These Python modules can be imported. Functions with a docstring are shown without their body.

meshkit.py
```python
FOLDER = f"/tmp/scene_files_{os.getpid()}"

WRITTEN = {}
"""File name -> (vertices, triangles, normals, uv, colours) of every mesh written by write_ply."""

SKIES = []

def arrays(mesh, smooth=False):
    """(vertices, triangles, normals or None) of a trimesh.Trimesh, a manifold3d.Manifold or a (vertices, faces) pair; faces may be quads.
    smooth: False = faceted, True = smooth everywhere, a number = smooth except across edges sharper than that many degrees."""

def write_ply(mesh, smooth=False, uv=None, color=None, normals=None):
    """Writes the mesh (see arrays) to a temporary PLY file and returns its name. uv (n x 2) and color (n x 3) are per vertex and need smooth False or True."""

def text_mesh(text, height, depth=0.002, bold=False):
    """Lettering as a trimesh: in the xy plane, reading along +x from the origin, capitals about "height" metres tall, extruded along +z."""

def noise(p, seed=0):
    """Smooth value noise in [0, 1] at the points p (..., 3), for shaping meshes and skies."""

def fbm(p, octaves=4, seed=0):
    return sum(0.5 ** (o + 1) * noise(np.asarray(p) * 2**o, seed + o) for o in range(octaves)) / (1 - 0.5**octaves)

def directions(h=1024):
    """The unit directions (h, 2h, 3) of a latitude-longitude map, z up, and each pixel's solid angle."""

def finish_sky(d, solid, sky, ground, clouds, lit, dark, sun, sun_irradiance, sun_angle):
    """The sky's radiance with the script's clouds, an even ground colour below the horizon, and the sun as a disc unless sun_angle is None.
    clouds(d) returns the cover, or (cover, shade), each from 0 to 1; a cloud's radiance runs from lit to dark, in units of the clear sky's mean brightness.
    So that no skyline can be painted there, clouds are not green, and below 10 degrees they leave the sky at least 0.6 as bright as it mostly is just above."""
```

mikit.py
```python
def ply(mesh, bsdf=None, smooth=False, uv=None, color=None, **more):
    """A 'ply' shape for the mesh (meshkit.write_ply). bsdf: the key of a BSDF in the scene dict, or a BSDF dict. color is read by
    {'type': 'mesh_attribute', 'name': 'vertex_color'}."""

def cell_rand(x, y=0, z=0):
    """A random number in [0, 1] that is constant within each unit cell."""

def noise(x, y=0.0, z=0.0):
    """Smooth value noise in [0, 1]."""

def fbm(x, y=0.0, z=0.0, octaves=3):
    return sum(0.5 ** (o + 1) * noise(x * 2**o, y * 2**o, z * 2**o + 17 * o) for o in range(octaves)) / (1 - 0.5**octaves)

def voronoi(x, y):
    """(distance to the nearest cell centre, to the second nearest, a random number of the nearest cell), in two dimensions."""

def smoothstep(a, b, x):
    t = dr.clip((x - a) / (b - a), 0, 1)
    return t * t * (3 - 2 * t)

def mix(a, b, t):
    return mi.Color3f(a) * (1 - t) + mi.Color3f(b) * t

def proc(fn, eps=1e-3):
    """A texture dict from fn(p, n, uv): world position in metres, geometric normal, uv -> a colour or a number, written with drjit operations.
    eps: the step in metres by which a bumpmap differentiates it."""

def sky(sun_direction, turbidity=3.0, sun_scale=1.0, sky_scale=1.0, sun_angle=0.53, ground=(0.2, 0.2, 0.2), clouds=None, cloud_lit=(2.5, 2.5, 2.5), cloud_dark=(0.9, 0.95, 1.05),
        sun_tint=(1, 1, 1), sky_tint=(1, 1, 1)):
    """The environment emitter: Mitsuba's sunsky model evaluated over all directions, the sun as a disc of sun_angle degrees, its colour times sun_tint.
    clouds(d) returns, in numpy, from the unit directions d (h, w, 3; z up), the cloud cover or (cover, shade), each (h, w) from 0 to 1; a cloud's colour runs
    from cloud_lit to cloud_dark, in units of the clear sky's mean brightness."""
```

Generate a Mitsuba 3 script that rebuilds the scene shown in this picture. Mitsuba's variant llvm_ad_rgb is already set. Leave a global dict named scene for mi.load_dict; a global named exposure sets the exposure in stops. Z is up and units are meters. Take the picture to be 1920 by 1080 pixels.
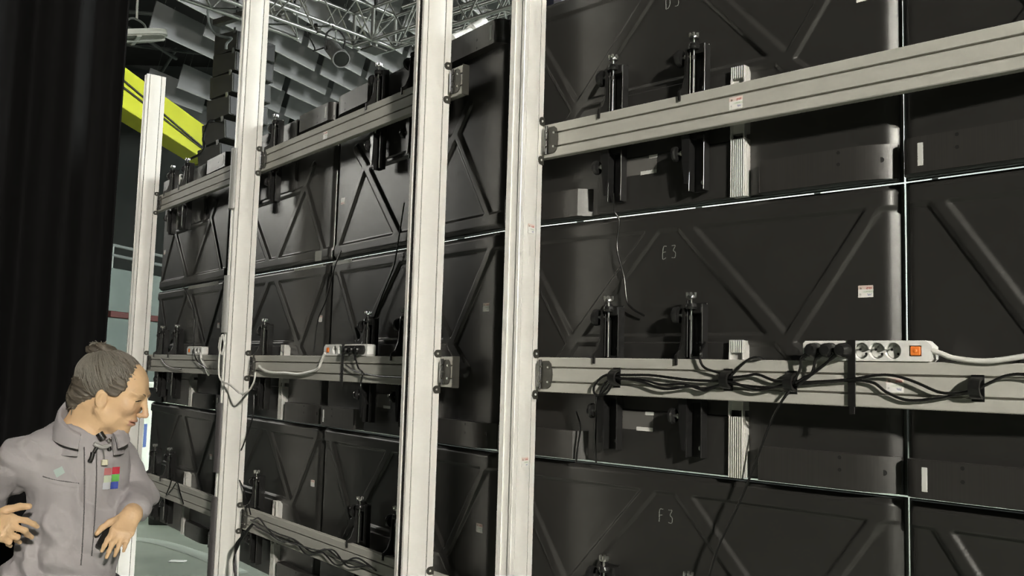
import math, numpy as np, trimesh, mitsuba as mi, mikit, meshkit, manifold3d as m3
import drjit as dr
from shapely.geometry import Polygon, box as sbox, Point
from shapely import affinity
from mikit import proc, noise, fbm, smoothstep, mix
rng = np.random.default_rng(7)
T = mi.ScalarTransform4f
scene, labels = {}, {}

# ---------------------------------------------------------------- camera
EYE = 1.62                                   # eye height above the stage deck, metres
F, PITCH, ROLL = 1716.15, 0.09184, -0.02854  # focal length in pixels of the 1920 wide frame
cr, sr, cp, sp = math.cos(ROLL), math.sin(ROLL), math.cos(PITCH), math.sin(PITCH)
R_ = np.array([[cr, sr, 0], [-sr, cr, 0], [0, 0, 1]]) @ np.array([[1, 0, 0], [0, sp, -cp], [0, cp, sp]])
M = np.eye(4); M[:3, 0], M[:3, 1], M[:3, 2], M[:3, 3] = -R_[0], -R_[1], R_[2], (0, 0, EYE)
scene['camera'] = {'type': 'perspective', 'fov': 2 * math.degrees(math.atan(960 / F)), 'fov_axis': 'x', 'near_clip': .05, 'far_clip': 200., 'to_world': T(M.tolist())}
exposure = 0.0

# ---------------------------------------------------------------- lights
def lamp_rect(pos, target, sx, sy, rgb):
    return {'type': 'rectangle', 'to_world': T().look_at(origin=pos, target=target, up=[0, 0, 1]) @ T().scale([sx / 2, sy / 2, 1]),
            'bsdf': {'type': 'diffuse', 'reflectance': {'type': 'rgb', 'value': [.5, .5, .5]}},
            'emitter': {'type': 'area', 'radiance': {'type': 'rgb', 'value': rgb}}}
WORK = dict(pos=[2.65, -5.3, EYE + 2.55], target=[0, 3, EYE], size=.36, rgb=[2280, 2170, 1920])      # work floodlight behind the camera
SIDE = dict(pos=[-9.5, 9.0, EYE + 3.2], target=[-.8, 3.8, EYE], size=1.6, rgb=[15.5, 15.1, 13.8])     # hall floodlight beyond the left end of the wall
HALL = [dict(pos=[10., 8.5, EYE + 4.2], target=[-5., 15., EYE + 4.], size=3.0, rgb=[92, 97, 92])]
WINDOW_RGB = [.50, .58, .53]

# ---------------------------------------------------------------- helpers
def numbered(k):
    if k not in used: used.add(k); return k
    n = 1
    while f'{k}_{n:03d}' in used: n += 1
    k = f'{k}_{n:03d}'; used.add(k); return k
used = set()
def lab(key, label=None, cat=None, group=None, kind=None):
    d = labels.setdefault(key, {})
    for a, b in (('label', label), ('category', cat), ('group', group), ('kind', kind)):
        if b: d[a] = b
    return key
def thing(name, label, cat, group=None): return lab(numbered(name), label, cat, group)
def part(parent, name, shape, label=None, kind=None, **more):
    k = numbered(f'{parent}__{name}' if parent else name)
    scene[k] = {**shape, **more}
    if label or kind: lab(k, label, kind=kind)
    return k
def whole(name, shape, label, cat, group=None, **more):
    k = numbered(name); scene[k] = {**shape, **more}; return lab(k, label, cat, group)
def struct(name, shape, label=None):
    k = numbered(name); scene[k] = shape; return lab(k, label, kind='structure')
def ply(m, b, smooth=False, **k): return mikit.ply(m, b, smooth, **k)
def cat(*ms): return trimesh.util.concatenate([m for m in ms])
def cbox(x0, x1, y0, y1, z0, z1, c=0.0):
    """box with chamfered edges"""
    if c <= 0: return trimesh.creation.box(bounds=[[x0, y0, z0], [x1, y1, z1]])
    p = []
    for a in (0, 1):
        for b in (0, 1):
            for d in (0, 1):
                s = [(1, 1, 0), (1, 0, 1), (0, 1, 1)]
                for e in s:
                    p.append([(x0 + c * e[0]) if a == 0 else (x1 - c * e[0]), (y0 + c * e[1]) if b == 0 else (y1 - c * e[1]), (z0 + c * e[2]) if d == 0 else (z1 - c * e[2])])
    return trimesh.convex.convex_hull(np.array(p))
def mv(m, M4):
    m = m.copy(); m.apply_transform(M4); return m
def tr(m, x=0, y=0, z=0): m = m.copy(); m.apply_translation([x, y, z]); return m
def cyl(a, b, r, n=16, r2=None):
    a, b = np.asarray(a, float), np.asarray(b, float); d = b - a; L = np.linalg.norm(d); d /= L
    h = np.cross(d, [0, 0, 1.] if abs(d[2]) < .9 else [1., 0, 0]); h /= np.linalg.norm(h); g = np.cross(d, h)
    t = np.arange(n) * 2 * np.pi / n; ring = np.cos(t)[:, None] * h + np.sin(t)[:, None] * g
    v = np.vstack([a + r * ring, b + (r if r2 is None else r2) * ring, [a], [b]])
    f = []
    for i in range(n):
        j = (i + 1) % n
        f += [[i, j, n + j], [i, n + j, n + i], [j, i, 2 * n], [n + i, n + j, 2 * n + 1]]
    m = trimesh.Trimesh(v, f, process=False)
    return m
def catmull(p, n=8):
    p = np.asarray(p, float)
    if len(p) < 3: return p
    q = np.vstack([2 * p[0] - p[1], p, 2 * p[-1] - p[-2]]); out = []
    for i in range(1, len(q) - 2):
        for t in np.arange(n) / n:
            a, b, c, d = q[i - 1:i + 3]
            out.append(.5 * (2 * b + (c - a) * t + (2 * a - 5 * b + 4 * c - d) * t * t + (3 * b - a - 3 * c + d) * t ** 3))
    return np.array(out + [p[-1]])
def tube(p, r, n=8, s=6):
    p = catmull(p, n); t = np.gradient(p, axis=0); t /= np.linalg.norm(t, axis=1)[:, None] + 1e-12
    a = np.cross(t[0], [0, 0, 1.] if abs(t[0][2]) < .9 else [1., 0, 0]); A = []
    for i in range(len(p)):
        a = a - t[i] * (a @ t[i]); a /= np.linalg.norm(a) + 1e-12; A.append(a)
    A = np.array(A); B = np.cross(t, A); g = np.arange(s) * 2 * np.pi / s
    rr = np.broadcast_to(r, (len(p),))[:, None, None]
    v = (p[:, None] + rr * (np.cos(g)[None, :, None] * A[:, None] + np.sin(g)[None, :, None] * B[:, None])).reshape(-1, 3)
    f = []
    for i in range(len(p) - 1):
        for j in range(s):
            k = (j + 1) % s; f += [[i * s + j, i * s + k, (i + 1) * s + k], [i * s + j, (i + 1) * s + k, (i + 1) * s + j]]
    v = np.vstack([v, p[0], p[-1]]); m0, m1 = len(v) - 2, len(v) - 1; e = (len(p) - 1) * s
    for j in range(s):
        k = (j + 1) % s; f += [[k, j, m0], [e + j, e + k, m1]]
    return trimesh.Trimesh(v, f, process=False)
def lathe(prof, n=24, axis=None, at=(0, 0, 0)):
    """profile [(r, h)] turned about z; then z is turned to axis and moved to at"""
    m = trimesh.creation.revolve(np.array(prof, float), sections=n)
    if axis is not None: m.apply_transform(trimesh.geometry.align_vectors([0, 0, 1], np.asarray(axis, float)))
    m.apply_translation(at); return m
def extrude(poly, h): return trimesh.creation.extrude_polygon(poly, h)
def frame4(x, y, z, o):
    A = np.eye(4); A[:3, 0], A[:3, 1], A[:3, 2], A[:3, 3] = x, y, z, o; return A
def ray(x, y): return R_.T @ np.array([(x - 960) / F, (y - 540) / F, 1.])
def at_depth(x, y, Y):
    d = ray(x, y); return d * (Y / d[1]) + [0, 0, EYE]
def at_plane(x, y, A, n):
    """where the line of sight of a pixel meets the upright plane through the plan point A with the plan normal n"""
    d = ray(x, y); k = (np.dot(n, A)) / (np.dot(n, d[:2])); return d * k + [0, 0, EYE]
def at_height(x, y, Z):
    d = ray(x, y); return d * ((Z - EYE) / d[2]) + [0, 0, EYE]

# ---------------------------------------------------------------- materials
def rgb(*c): return {'type': 'rgb', 'value': list(c)}
def mat(name, base, rough=.5, metal=0., spec=.5, **k):
    b = base if isinstance(base, dict) else rgb(*base)
    scene[name] = {'type': 'twosided', 'bsdf': {'type': 'principled', 'base_color': b, 'roughness': rough, 'metallic': metal, 'specular': spec, **k}}
def bumped(name, base, rough, fn, scale, metal=0., spec=.5, eps=1e-3, **k):
    b = base if isinstance(base, dict) else rgb(*base)
    scene[name] = {'type': 'twosided', 'bsdf': {'type': 'bumpmap', 'arbitrary': proc(fn, eps), 'scale': scale, 'bsdf': {'type': 'principled', 'base_color': b, 'roughness': rough, 'metallic': metal, 'specular': spec, **k}}}
mat('m_cover', proc(lambda p, n, uv: mix((.0205, .0200, .0190), (.0255, .0250, .0235), fbm(p.x * 9, p.y * 9, p.z * 9))), .37, 0., .55)
mat('m_box', (.0225, .022, .021), .42, 0., .5)
mat('m_plate', proc(lambda p, n, uv: mi.Color3f(.031, .0295, .028) * (.95 + .1 * noise((p.x - p.y) * 500, 0, 0))), .42, .1, .6)
mat('m_bezel', (.10, .105, .10), .4, .6)
mat('m_alu', (.815, .805, .77), .40, .10, .5)
mat('m_rail', (.425, .417, .382), .62, .05, .3)
mat('m_seal', (.24, .235, .22), .6)
mat('m_black', (.0085, .0085, .008), .42)
mat('m_blackgloss', (.012, .012, .012), .22, 0., .6)
mat('m_hinge', (.045, .044, .038), .45, .3)
mat('m_steel', (.62, .62, .60), .25, 1.)
mat('m_heatsink', (.70, .69, .66), .38, .35)
mat('m_white', (.78, .78, .76), .4)
mat('m_label', (.62, .62, .60), .5)
mat('m_labelgrey', (.10, .097, .092), .6)
mat('m_bolt', (.78, .78, .76), .38, .5)
mat('m_chalk', (.22, .23, .22), .8)
mat('m_cord', (.0055, .0055, .0055), .33)
mat('m_whitecord', (.74, .74, .70), .4)
mat('m_socket', (.52, .52, .50), .5)
mat('m_dark', (.006, .006, .006), .7)
scene['m_switch'] = {'type': 'twosided', 'bsdf': {'type': 'principled', 'base_color': rgb(.85, .22, .04), 'roughness': .35}}
mat('m_greystrip', (.33, .33, .32), .45)
mat('m_darkstrip', (.075, .07, .072), .5)
mat('m_truss', (.42, .43, .41), .3, .8)
mat('m_yellow', (.60, .62, .035), .5)
mat('m_yellowdark', (.12, .12, .02), .6)
mat('m_board', proc(lambda p, n, uv: mix((.235, .235, .242), (.29, .29, .298), fbm(p.x * .9, p.y * .9, p.z * 2))), .85)
mat('m_boardedge', (.31, .315, .30), .8)
mat('m_hallwall', (.055, .062, .058), .9)
mat('m_ceiling', proc(lambda p, n, uv: mix((.012, .013, .012), (.022, .022, .020), fbm(p.x * 1.5, p.y * 1.5, 0))), .95)
mat('m_deck', proc(lambda p, n, uv: mix((.175, .20, .165), (.255, .28, .235), fbm(p.x * 2.2, p.y * 2.2, 0, 4))), .5)
mat('m_deckedge', (.34, .375, .33), .5)
mat('m_curtain', proc(lambda p, n, uv: mix((.0022, .0022, .0022), (.0045, .0045, .005), fbm(p.x * 40, p.y * 40, p.z * 3))), .95, 0., .2)
mat('m_teal', proc(lambda p, n, uv: mix((.085, .108, .10), (.125, .15, .14), fbm(p.x * 1.2, p.y, p.z * 1.2))), .35)
mat('m_mint', (.90, .95, .85), .6)
mat('m_red', (.065, .011, .009), .6)
mat('m_rail_dim', (.14, .155, .15), .5, .2)
mat('m_speaker', (.012, .0125, .0085), .55)
mat('m_speakergrille', (.035, .035, .038), .6)
mat('m_fixture', (.42, .43, .39), .5)
mat('m_pipe', (.10, .11, .10), .7)
mat('m_lens', (.004, .004, .004), .15, 0., .6)
def sticker_fn(p, n, uv):
    x, y = uv.x, uv.y
    c = mi.Color3f(.86, .85, .82)
    def blob(c, x0, x1, y0, y1, col, s):
        on = (x > x0) & (x < x1) & (y > y0) & (y < y1) & (noise(x * s, y * s * .8, 3.) > .38)
        return dr.select(on, mi.Color3f(*col), c)
    c = mix(c, (.66, .50, .44), smoothstep(.62, .72, y) * .7)
    c = mix(c, (.60, .66, .56), smoothstep(.2, .5, x) * smoothstep(.36, .42, y) * (1 - smoothstep(.5, .6, y)) * .8)
    c = blob(c, .53, .92, .68, .86, (.50, .22, .20), 22)
    c = blob(c, .12, .25, .68, .86, (.28, .22, .19), 18)
    c = blob(c, .62, .9, .14, .32, (.42, .43, .54), 24)
    c = blob(c, .1, .19, .14, .32, (.32, .32, .3), 20)
    c = blob(c, .55, .8, .46, .52, (.45, .5, .42), 30)
    return c
scene['m_sticker'] = {'type': 'twosided', 'bsdf': {'type': 'principled', 'base_color': proc(sticker_fn), 'roughness': .5}}
def quad_uv(x0, x1, z0, z1, y, th=.0006):
    """thin sticker facing -y, with its printing on the face"""
    v = np.array([[x0, y, z0], [x1, y, z0], [x1, y, z1], [x0, y, z1], [x0, y + th, z0], [x1, y + th, z0], [x1, y + th, z1], [x0, y + th, z1]])
    f = np.array([[0, 1, 2], [0, 2, 3], [5, 4, 7], [5, 7, 6], [4, 0, 3], [4, 3, 7], [1, 5, 6], [1, 6, 2], [3, 2, 6], [3, 6, 7], [4, 5, 1], [4, 1, 0]])
    uv = np.array([[0, 0], [1, 0], [1, 1], [0, 1]] * 2, float)
    return dict(mesh=(v, f), uv=uv)

# ================================================================ THE SETTING
# plan of the video wall: six column edges (x right, y away from the camera), heights of the row joints
P = np.array([[-2.1991, 5.7448], [-1.4729, 4.7726], [-.7361, 3.8083], [-.0126, 2.8341], [.864, 1.995], [1.6839, 1.1004]])
W, H = 1.2135, .684
ZJ = EYE + .4428                       # joint between the top and the middle row
ROWZ = {'top': ZJ, 'middle': ZJ - H, 'bottom': ZJ - 2 * H}
def col_frame(i):
    t = (P[i + 1] - P[i]) / np.linalg.norm(P[i + 1] - P[i]); n = np.array([t[1], -t[0]])
    return t, n
def wall_M(i, z, flip=False):
    t, n = col_frame(i); A = frame4([t[0], t[1], 0], [-n[0], -n[1], 0], [0, 0, 1], [*P[i], z])
    if flip: A = A @ frame4([-1, 0, 0], [0, 1, 0], [0, 0, -1], [W, 0, H])
    return A
def TM(A): return T(A.tolist())

struct('floor', ply(trimesh.creation.box(bounds=[[-16, -7, -.3], [24, 26, 0.0]]), 'm_deck'), 'grey green stage deck')
struct('ceiling', ply(trimesh.creation.box(bounds=[[-16, -7, EYE + 8.6], [24, 26, EYE + 8.8]]), 'm_ceiling'), 'dark hall ceiling')
struct('wall_back', ply(trimesh.creation.box(bounds=[[-16, 26, -.3], [24, 26.2, EYE + 8.8]]), 'm_hallwall'), 'dark far wall of the hall')
struct('wall_left', ply(trimesh.creation.box(bounds=[[-16.2, -7, -.3], [-16, 26.2, EYE + 8.8]]), 'm_hallwall'))
struct('wall_right', ply(trimesh.creation.box(bounds=[[24, -7, -.3], [24.2, 26.2, EYE + 8.8]]), 'm_hallwall'))
struct('wall_front', ply(trimesh.creation.box(bounds=[[-16.2, -7.2, -.3], [24.2, -7, EYE + 8.8]]), 'm_hallwall'))
# daylit glazing of the far wall, seen only through the joints of the video wall
for i in range(9):
    x0 = -8.2 + i * 3.4
    struct(f'window_{i + 1}', {**ply(cbox(x0, x0 + 3.2, 25.93, 25.98, EYE - .4, EYE + 6.6), 'm_white'), 'emitter': {'type': 'area', 'radiance': rgb(*WINDOW_RGB)}})

# ================================================================ VIDEO WALL PANELS
def smooth01(x): x = np.clip(x, 0, 1); return x * x * (3 - 2 * x)
def seg_d(u, v, a, b):
    a, b = np.array(a), np.array(b); d = b - a; t = np.clip(((u - a[0]) * d[0] + (v - a[1]) * d[1]) / (d @ d), 0, 1)
    return np.hypot(u - a[0] - t * d[0], v - a[1] - t * d[1])
BANDS = [((.075, .638), (.285, .325), .0145), ((.285, .325), (.215, .245), .016), ((.285, .325), (.562, .632), .017), ((.66, .632), (.943, .325), .019), ((.943, .325), (1.03, .245), .019),
         ((.943, .325), (1.160, .638), .0145), ((.075, .642), (1.16, .642), .013), ((.30, .338), (.92, .338), .011)]
def cover_mesh():
    e = np.array([0, .002, .005, .010, .016, .023, .031, .04, .05]); us = np.concatenate([.008 + e, np.linspace(.008 + .058, W - .066, 250), W - .008 - e[::-1]])
    e2 = np.array([0, .0004, .0010, .002, .0034, .0048, .0066]); vs = np.concatenate([.004 + e2, np.linspace(.015, H - .015, 150), H - .004 - e2[::-1]])
    U, V = np.meshgrid(us, vs, indexing='ij')
    def edge(d, r): x = np.clip(d / r, 0, 1); return np.sqrt(np.maximum(1 - (1 - x) ** 2, 0))
    xs_ = np.linspace(0, .034, 400); ang_ = np.radians(np.interp(xs_, [0, .001, .003, .022, .031, .034], [70, 52, 46, 36, 5, 0])); hs_ = np.concatenate([[0], np.cumsum(np.tan(ang_[1:]) * (xs_[1] - xs_[0]))])
    def bevel(d): return np.interp(d, xs_, hs_) / hs_[-1]
    h = .0205 * np.minimum(np.minimum(edge(U - .008, .022), bevel(W - .008 - U)), np.minimum(edge(V - .004, .005), edge(H - .004 - V, .005)))
    r = np.zeros_like(U)
    for a, b, w in BANDS:
        r = np.maximum(r, smooth01((w + .004 - seg_d(U, V, a, b)) / .0065))
    r = np.maximum(r, smooth01((V - .6235) / .0065))
    h = h + .0078 * r * smooth01(np.minimum(np.minimum(U, W - U), np.minimum(V, H - V)) / .012 - .6)
    v = np.stack([U, -h - .003, V], -1).reshape(-1, 3); n1, n2 = U.shape
    i, j = np.meshgrid(np.arange(n1 - 1), np.arange(n2 - 1), indexing='ij'); a = i * n2 + j
    q = np.stack([a, a + n2, a + n2 + 1, a + 1], -1).reshape(-1, 4)
    f = np.vstack([q[:, [0, 1, 2]], q[:, [0, 2, 3]]])
    return trimesh.Trimesh(v, f, process=False)
def arc_plate(u0, u1, v0, v1, y0, y1, rl, rr, hl=.004):
    """moulded plate: extruded plan outline whose left and right ends curve back towards the cover"""
    top = []
    n = 10
    for k in range(n + 1):
        a = k / n * math.pi / 2; top.append((u0 + rl[0] * (1 - math.cos(a)), y0 + (y1 - y0) * (1 - rl[1] + rl[1] * math.sin(a))))
    y = y1      # right end: run rr[0], slope from rr[1] to rr[2] degrees
    for k in range(n + 1):
        top.append((u1 - rr[0] * (1 - k / n), max(y, y0 + .001))); y -= rr[0] / n * math.tan(math.radians(rr[1] + (rr[2] - rr[1]) * ((k + .5) / n) ** 1.6))
    pts = [(u0, y0)] + top + [(u1, y0)]
    m = extrude(Polygon([(x, -y) for x, y in pts]).buffer(0), v1 - v0); m.apply_translation([0, 0, v0]); return m
S = {}
S['bezel'] = ply(cbox(.0021, W - .0021, -.0005, .003, .0021, H - .0021), 'm_bezel')
cm = cover_mesh(); S['back_cover'] = ply(cm, 'm_cover', True)
S['electronics_box'] = ply(cat(cbox(.379, .804, -.042, -.012, .006, .150, .003), cbox(.379, .804, -.038, -.012, .148, .332, .004)), 'm_box')
fins = [cbox(.806, .846, -.043, -.012, .006, .150, 0), cbox(.806, .846, -.043, -.012, .165, .300, 0)]
fins.append(cbox(.806, .846, -.043, -.012, .300, .334, 0))
for k in range(7):
    x = .8068 + k * .0057
    for z0, z1 in ((.004, .150), (.304, .335)): fins.append(cbox(x, x + .0034, -.053, -.043, z0, z1, .0006))
fins += [cbox(.8062, .8102, -.054, -.043, .150, .304, .0006), cbox(.8425, .8465, -.054, -.043, .150, .304, .0006)]
S['heatsink'] = ply(cat(*fins), 'm_heatsink')
S['plate_left'] = ply(arc_plate(.012, .366, .006, .084, .010, .056, (.03, .7), (.046, 44, 54)), 'm_plate', 35)
S['plate_right'] = ply(arc_plate(.884, 1.206, .006, .084, .010, .057, (.008, .3), (.112, 0, 44)), 'm_plate', 35)
def disc_hole(u, v, y, r): return cyl([u, y, v], [u, y - .0003, v], r, 14)
S['holes_left'] = [ply(disc_hole(.134, v, -.0562, .0042), 'm_dark') for v in (.048, .075)]
S['holes_right'] = [ply(disc_hole(1.086, v, -.0569, .0042), 'm_dark') for v in (.048, .075)]
def big_hole():
    # lies on the curved end of the plate
    u = 1.176; y = .057 - sum(.0112 * math.tan(math.radians(40 * ((k + .5) / 10) ** 1.6)) for k in range(7)) - .0055
    return cyl([u, -y + .004, .049], [u + .0012, -y - .0022, .049], .0062, 16)
S['hole_big'] = ply(big_hole(), 'm_dark')
S['barcode'] = ply(cbox(.052, .064, -.0568, -.0555, .020, .070, .0005), 'm_label')
S['rating'] = ply(cbox(.478, .580, -.0428, -.0418, .100, .148), 'm_labelgrey')
S['strip_a'] = ply(cbox(.555, .582, -.0433, -.0425, .140, .149), 'm_label')
S['strip_b'] = ply(cbox(.528, .580, -.0433, -.0425, .098, .108), 'm_label')
q = quad_uv(1.116, 1.150, .430, .457, -.0242); S['sticker'] = ply(q['mesh'], 'm_sticker', uv=q['uv'])
def chalk(txt):
    st = {'D': [[(0, 0), (0, 1), (.35, .9), (.5, .5), (.35, .1), (0, 0)]],
          'E': [[(.45, 1.), (.08, .95), (0, 0), (.42, .08)], [(.03, .5), (.38, .55)]],
          'F': [[(.45, 1.), (.05, .93), (0, 0)], [(.02, .5), (.36, .55)]],
          '3': [[(0, 1.), (.42, 1.), (.2, .62), (.45, .45), (.4, .05), (.02, .04)]]}
    ms = []
    for k, c in enumerate(txt):
        for s in st[c]:
            ms.append(tube([(.590 + k * .028 + x * .026, -.0238, .552 + y * .033) for x, y in s], .0008, 5, 5))
    return ply(cat(*ms), 'm_chalk')
ROWN = {'top': 'D', 'middle': 'E', 'bottom': 'F'}
COLN = ['far left', 'second from left', 'middle', 'second from right', 'right edge']
for row in ('top', 'middle', 'bottom'):
    for i in range(5):
        flip = row == 'top' and i < 3
        w = TM(wall_M(i, ROWZ[row], flip))
        txt = ROWN[row] + '3' if i == 3 else None
        how = 'mounted upside down' if flip else (f'chalked {txt}' if txt else 'black ribbed back')
        t = thing('display_panel', f'display panel back, {row} row, {COLN[i]} column of the wall, {how}', 'display panel')
        part(t, 'bezel', S['bezel'], to_world=w); part(t, 'back_cover', S['back_cover'], to_world=w)
        eb = part(t, 'electronics_box', S['electronics_box'], to_world=w)
        part(t, 'heatsink', S['heatsink'], 'silver ribbed heatsink', to_world=w)
        a = part(t, 'cover_plate', S['plate_left'], to_world=w); b = part(t, 'cover_plate', S['plate_right'], to_world=w)
        for s in S['holes_left']: part(a, 'screw_hole', s, to_world=w)
        for s in S['holes_right'] + [S['hole_big']]: part(b, 'screw_hole', s, to_world=w)
        part(a, 'barcode_label', S['barcode'], 'narrow white barcode label', to_world=w)
        r = part(eb, 'rating_label', S['rating'], 'grey rating label', to_world=w)
        part(eb, 'label_strip', S['strip_a'], 'white label strip', to_world=w); part(eb, 'label_strip', S['strip_b'], 'white label strip', to_world=w)
        part(t, 'sticker', S['sticker'], 'small white printed sticker', to_world=w)
        if txt: part(t, 'chalk_mark', chalk(txt), f'{txt} written in chalk', to_world=w)

# ================================================================ POSTS AND CROSSBARS
tL = np.array([.6127, -.7903]); nL = np.array([-.7903, -.6127]); LA = np.array([-1.1552, 4.1581]) + .008 * np.array([-.7903, -.6127])       # front line of the left crossbars
RA = np.array([.1109, 2.5636]); RB = np.array([.9736, 1.7379]); tR = (RB - RA) / np.linalg.norm(RB - RA); nR = np.array([tR[1], -tR[0]])
tD = np.array([.84, -.5426]); tD /= np.linalg.norm(tD); nD = np.array([tD[1], -tD[0]])
def on_L(px): q = at_plane(px, 700, LA, nL); return q[:2]
KA, KB, KC = on_L(276), on_L(468), on_L(825); KD = at_plane(1007, 700, RA, nR)[:2]
# upright profile: x along t (0 = face towards the crossbar side, minus = away), y along -n; depth .111, width .05
def post_poly():
    D, Wd = .111, .05
    def side(sx):   # the wide face with a gently bowed middle between two flat flanges
        pts = [(0, 0), (0, .0235), (-.0060, .0238), (-.0060, .0272), (0, .0275)]
        for k in range(9):
            a = k / 8; pts.append((.0028 * math.sin(math.pi * a), .0285 + a * (.090 - .0285)))
        pts += [(0, .0910), (-.0060, .0913), (-.0060, .0947), (0, .0950), (0, D - .002), (-.002, D)]
        return pts
    right = side(1)
    front = [(-.010, D), (-.010, D - .012), (-.034, D - .012), (-.034, D)]
    left = [(-Wd - x, y) for x, y in right][::-1]
    return Polygon([(x, -y) for x, y in right + front + left]).buffer(0)
def place(t, n, o): return frame4([t[0], t[1], 0], [-n[0], -n[1], 0], [0, 0, 1], o)
pp = post_poly()
def post(name_label, K, t, n, z1, dark=False):
    th = thing('aluminium_post', name_label, 'post', 'upright aluminium posts')
    m = extrude(pp, z1); A = place(t, n, [K[0] + n[0] * .001, K[1] + n[1] * .001, 0])
    part(th, 'profile', ply(mv(m, A), 'm_alu', 25))
    part(th, 'slot_strip', ply(mv(cbox(-.0338, -.0102, -.111 + .005, -.111 + .012, .05, z1 - .01, .0005), A), 'm_dark' if dark else 'm_alu'), 'dark slot strip' if dark else None)
    part(th, 'groove_seal', ply(mv(cat(cbox(-.0058, -.0012, -.0271, -.0239, .02, z1 - .004), cbox(-.0058, -.0030, -.0946, -.0914, .02, z1 - .004)), A), 'm_seal'), 'thin dark groove seals')
    part(th, 'foot_plate', ply(mv(cbox(-.11, .06, -.17, .06, 0, .012, .002), A), 'm_hinge'))
    return th, A
zA = at_plane(300, 154, KA, nL)[2]; zB = at_plane(470, 6, KB, nL)[2]
pA, MA = post('pale aluminium post furthest left, free top in front of the yellow beam', KA, tL, nL, zA)
pB, MB = post('pale aluminium post with grey cable covers clipped to its left side', KB, tL, nL, zB)
pC, MC = post('tall aluminium post left of the bend in the wall, dark slot on its left side', KC, tL, nL, EYE + 2.0, True)
pD, MD = post('tall stickered aluminium post nearest the camera, where the near crossbars begin', KD, tD, nD, EYE + 2.0)
def on_post(A, y0, y1, z0, z1):      # a sticker on the wide face (local plane x = .005)
    v = quad_uv(-y1, -y0, z0, z1, 0.0)
    m = trimesh.Trimesh(*v['mesh'], process=False)
    m.apply_transform(frame4([0, 1, 0], [-1, 0, 0], [0, 0, 1], [.0052, 0, 0])); m.apply_transform(A)
    return ply((np.array(m.vertices), np.array(m.faces)), 'm_sticker', uv=v['uv'])
for (px, py) in ((985, 427), (976, 867)):
    z = at_plane(px, py, KD, tD)[2]; part(pD, 'sticker', on_post(MD, .042, .076, z - .013, z + .013), 'small white printed sticker')
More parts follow.
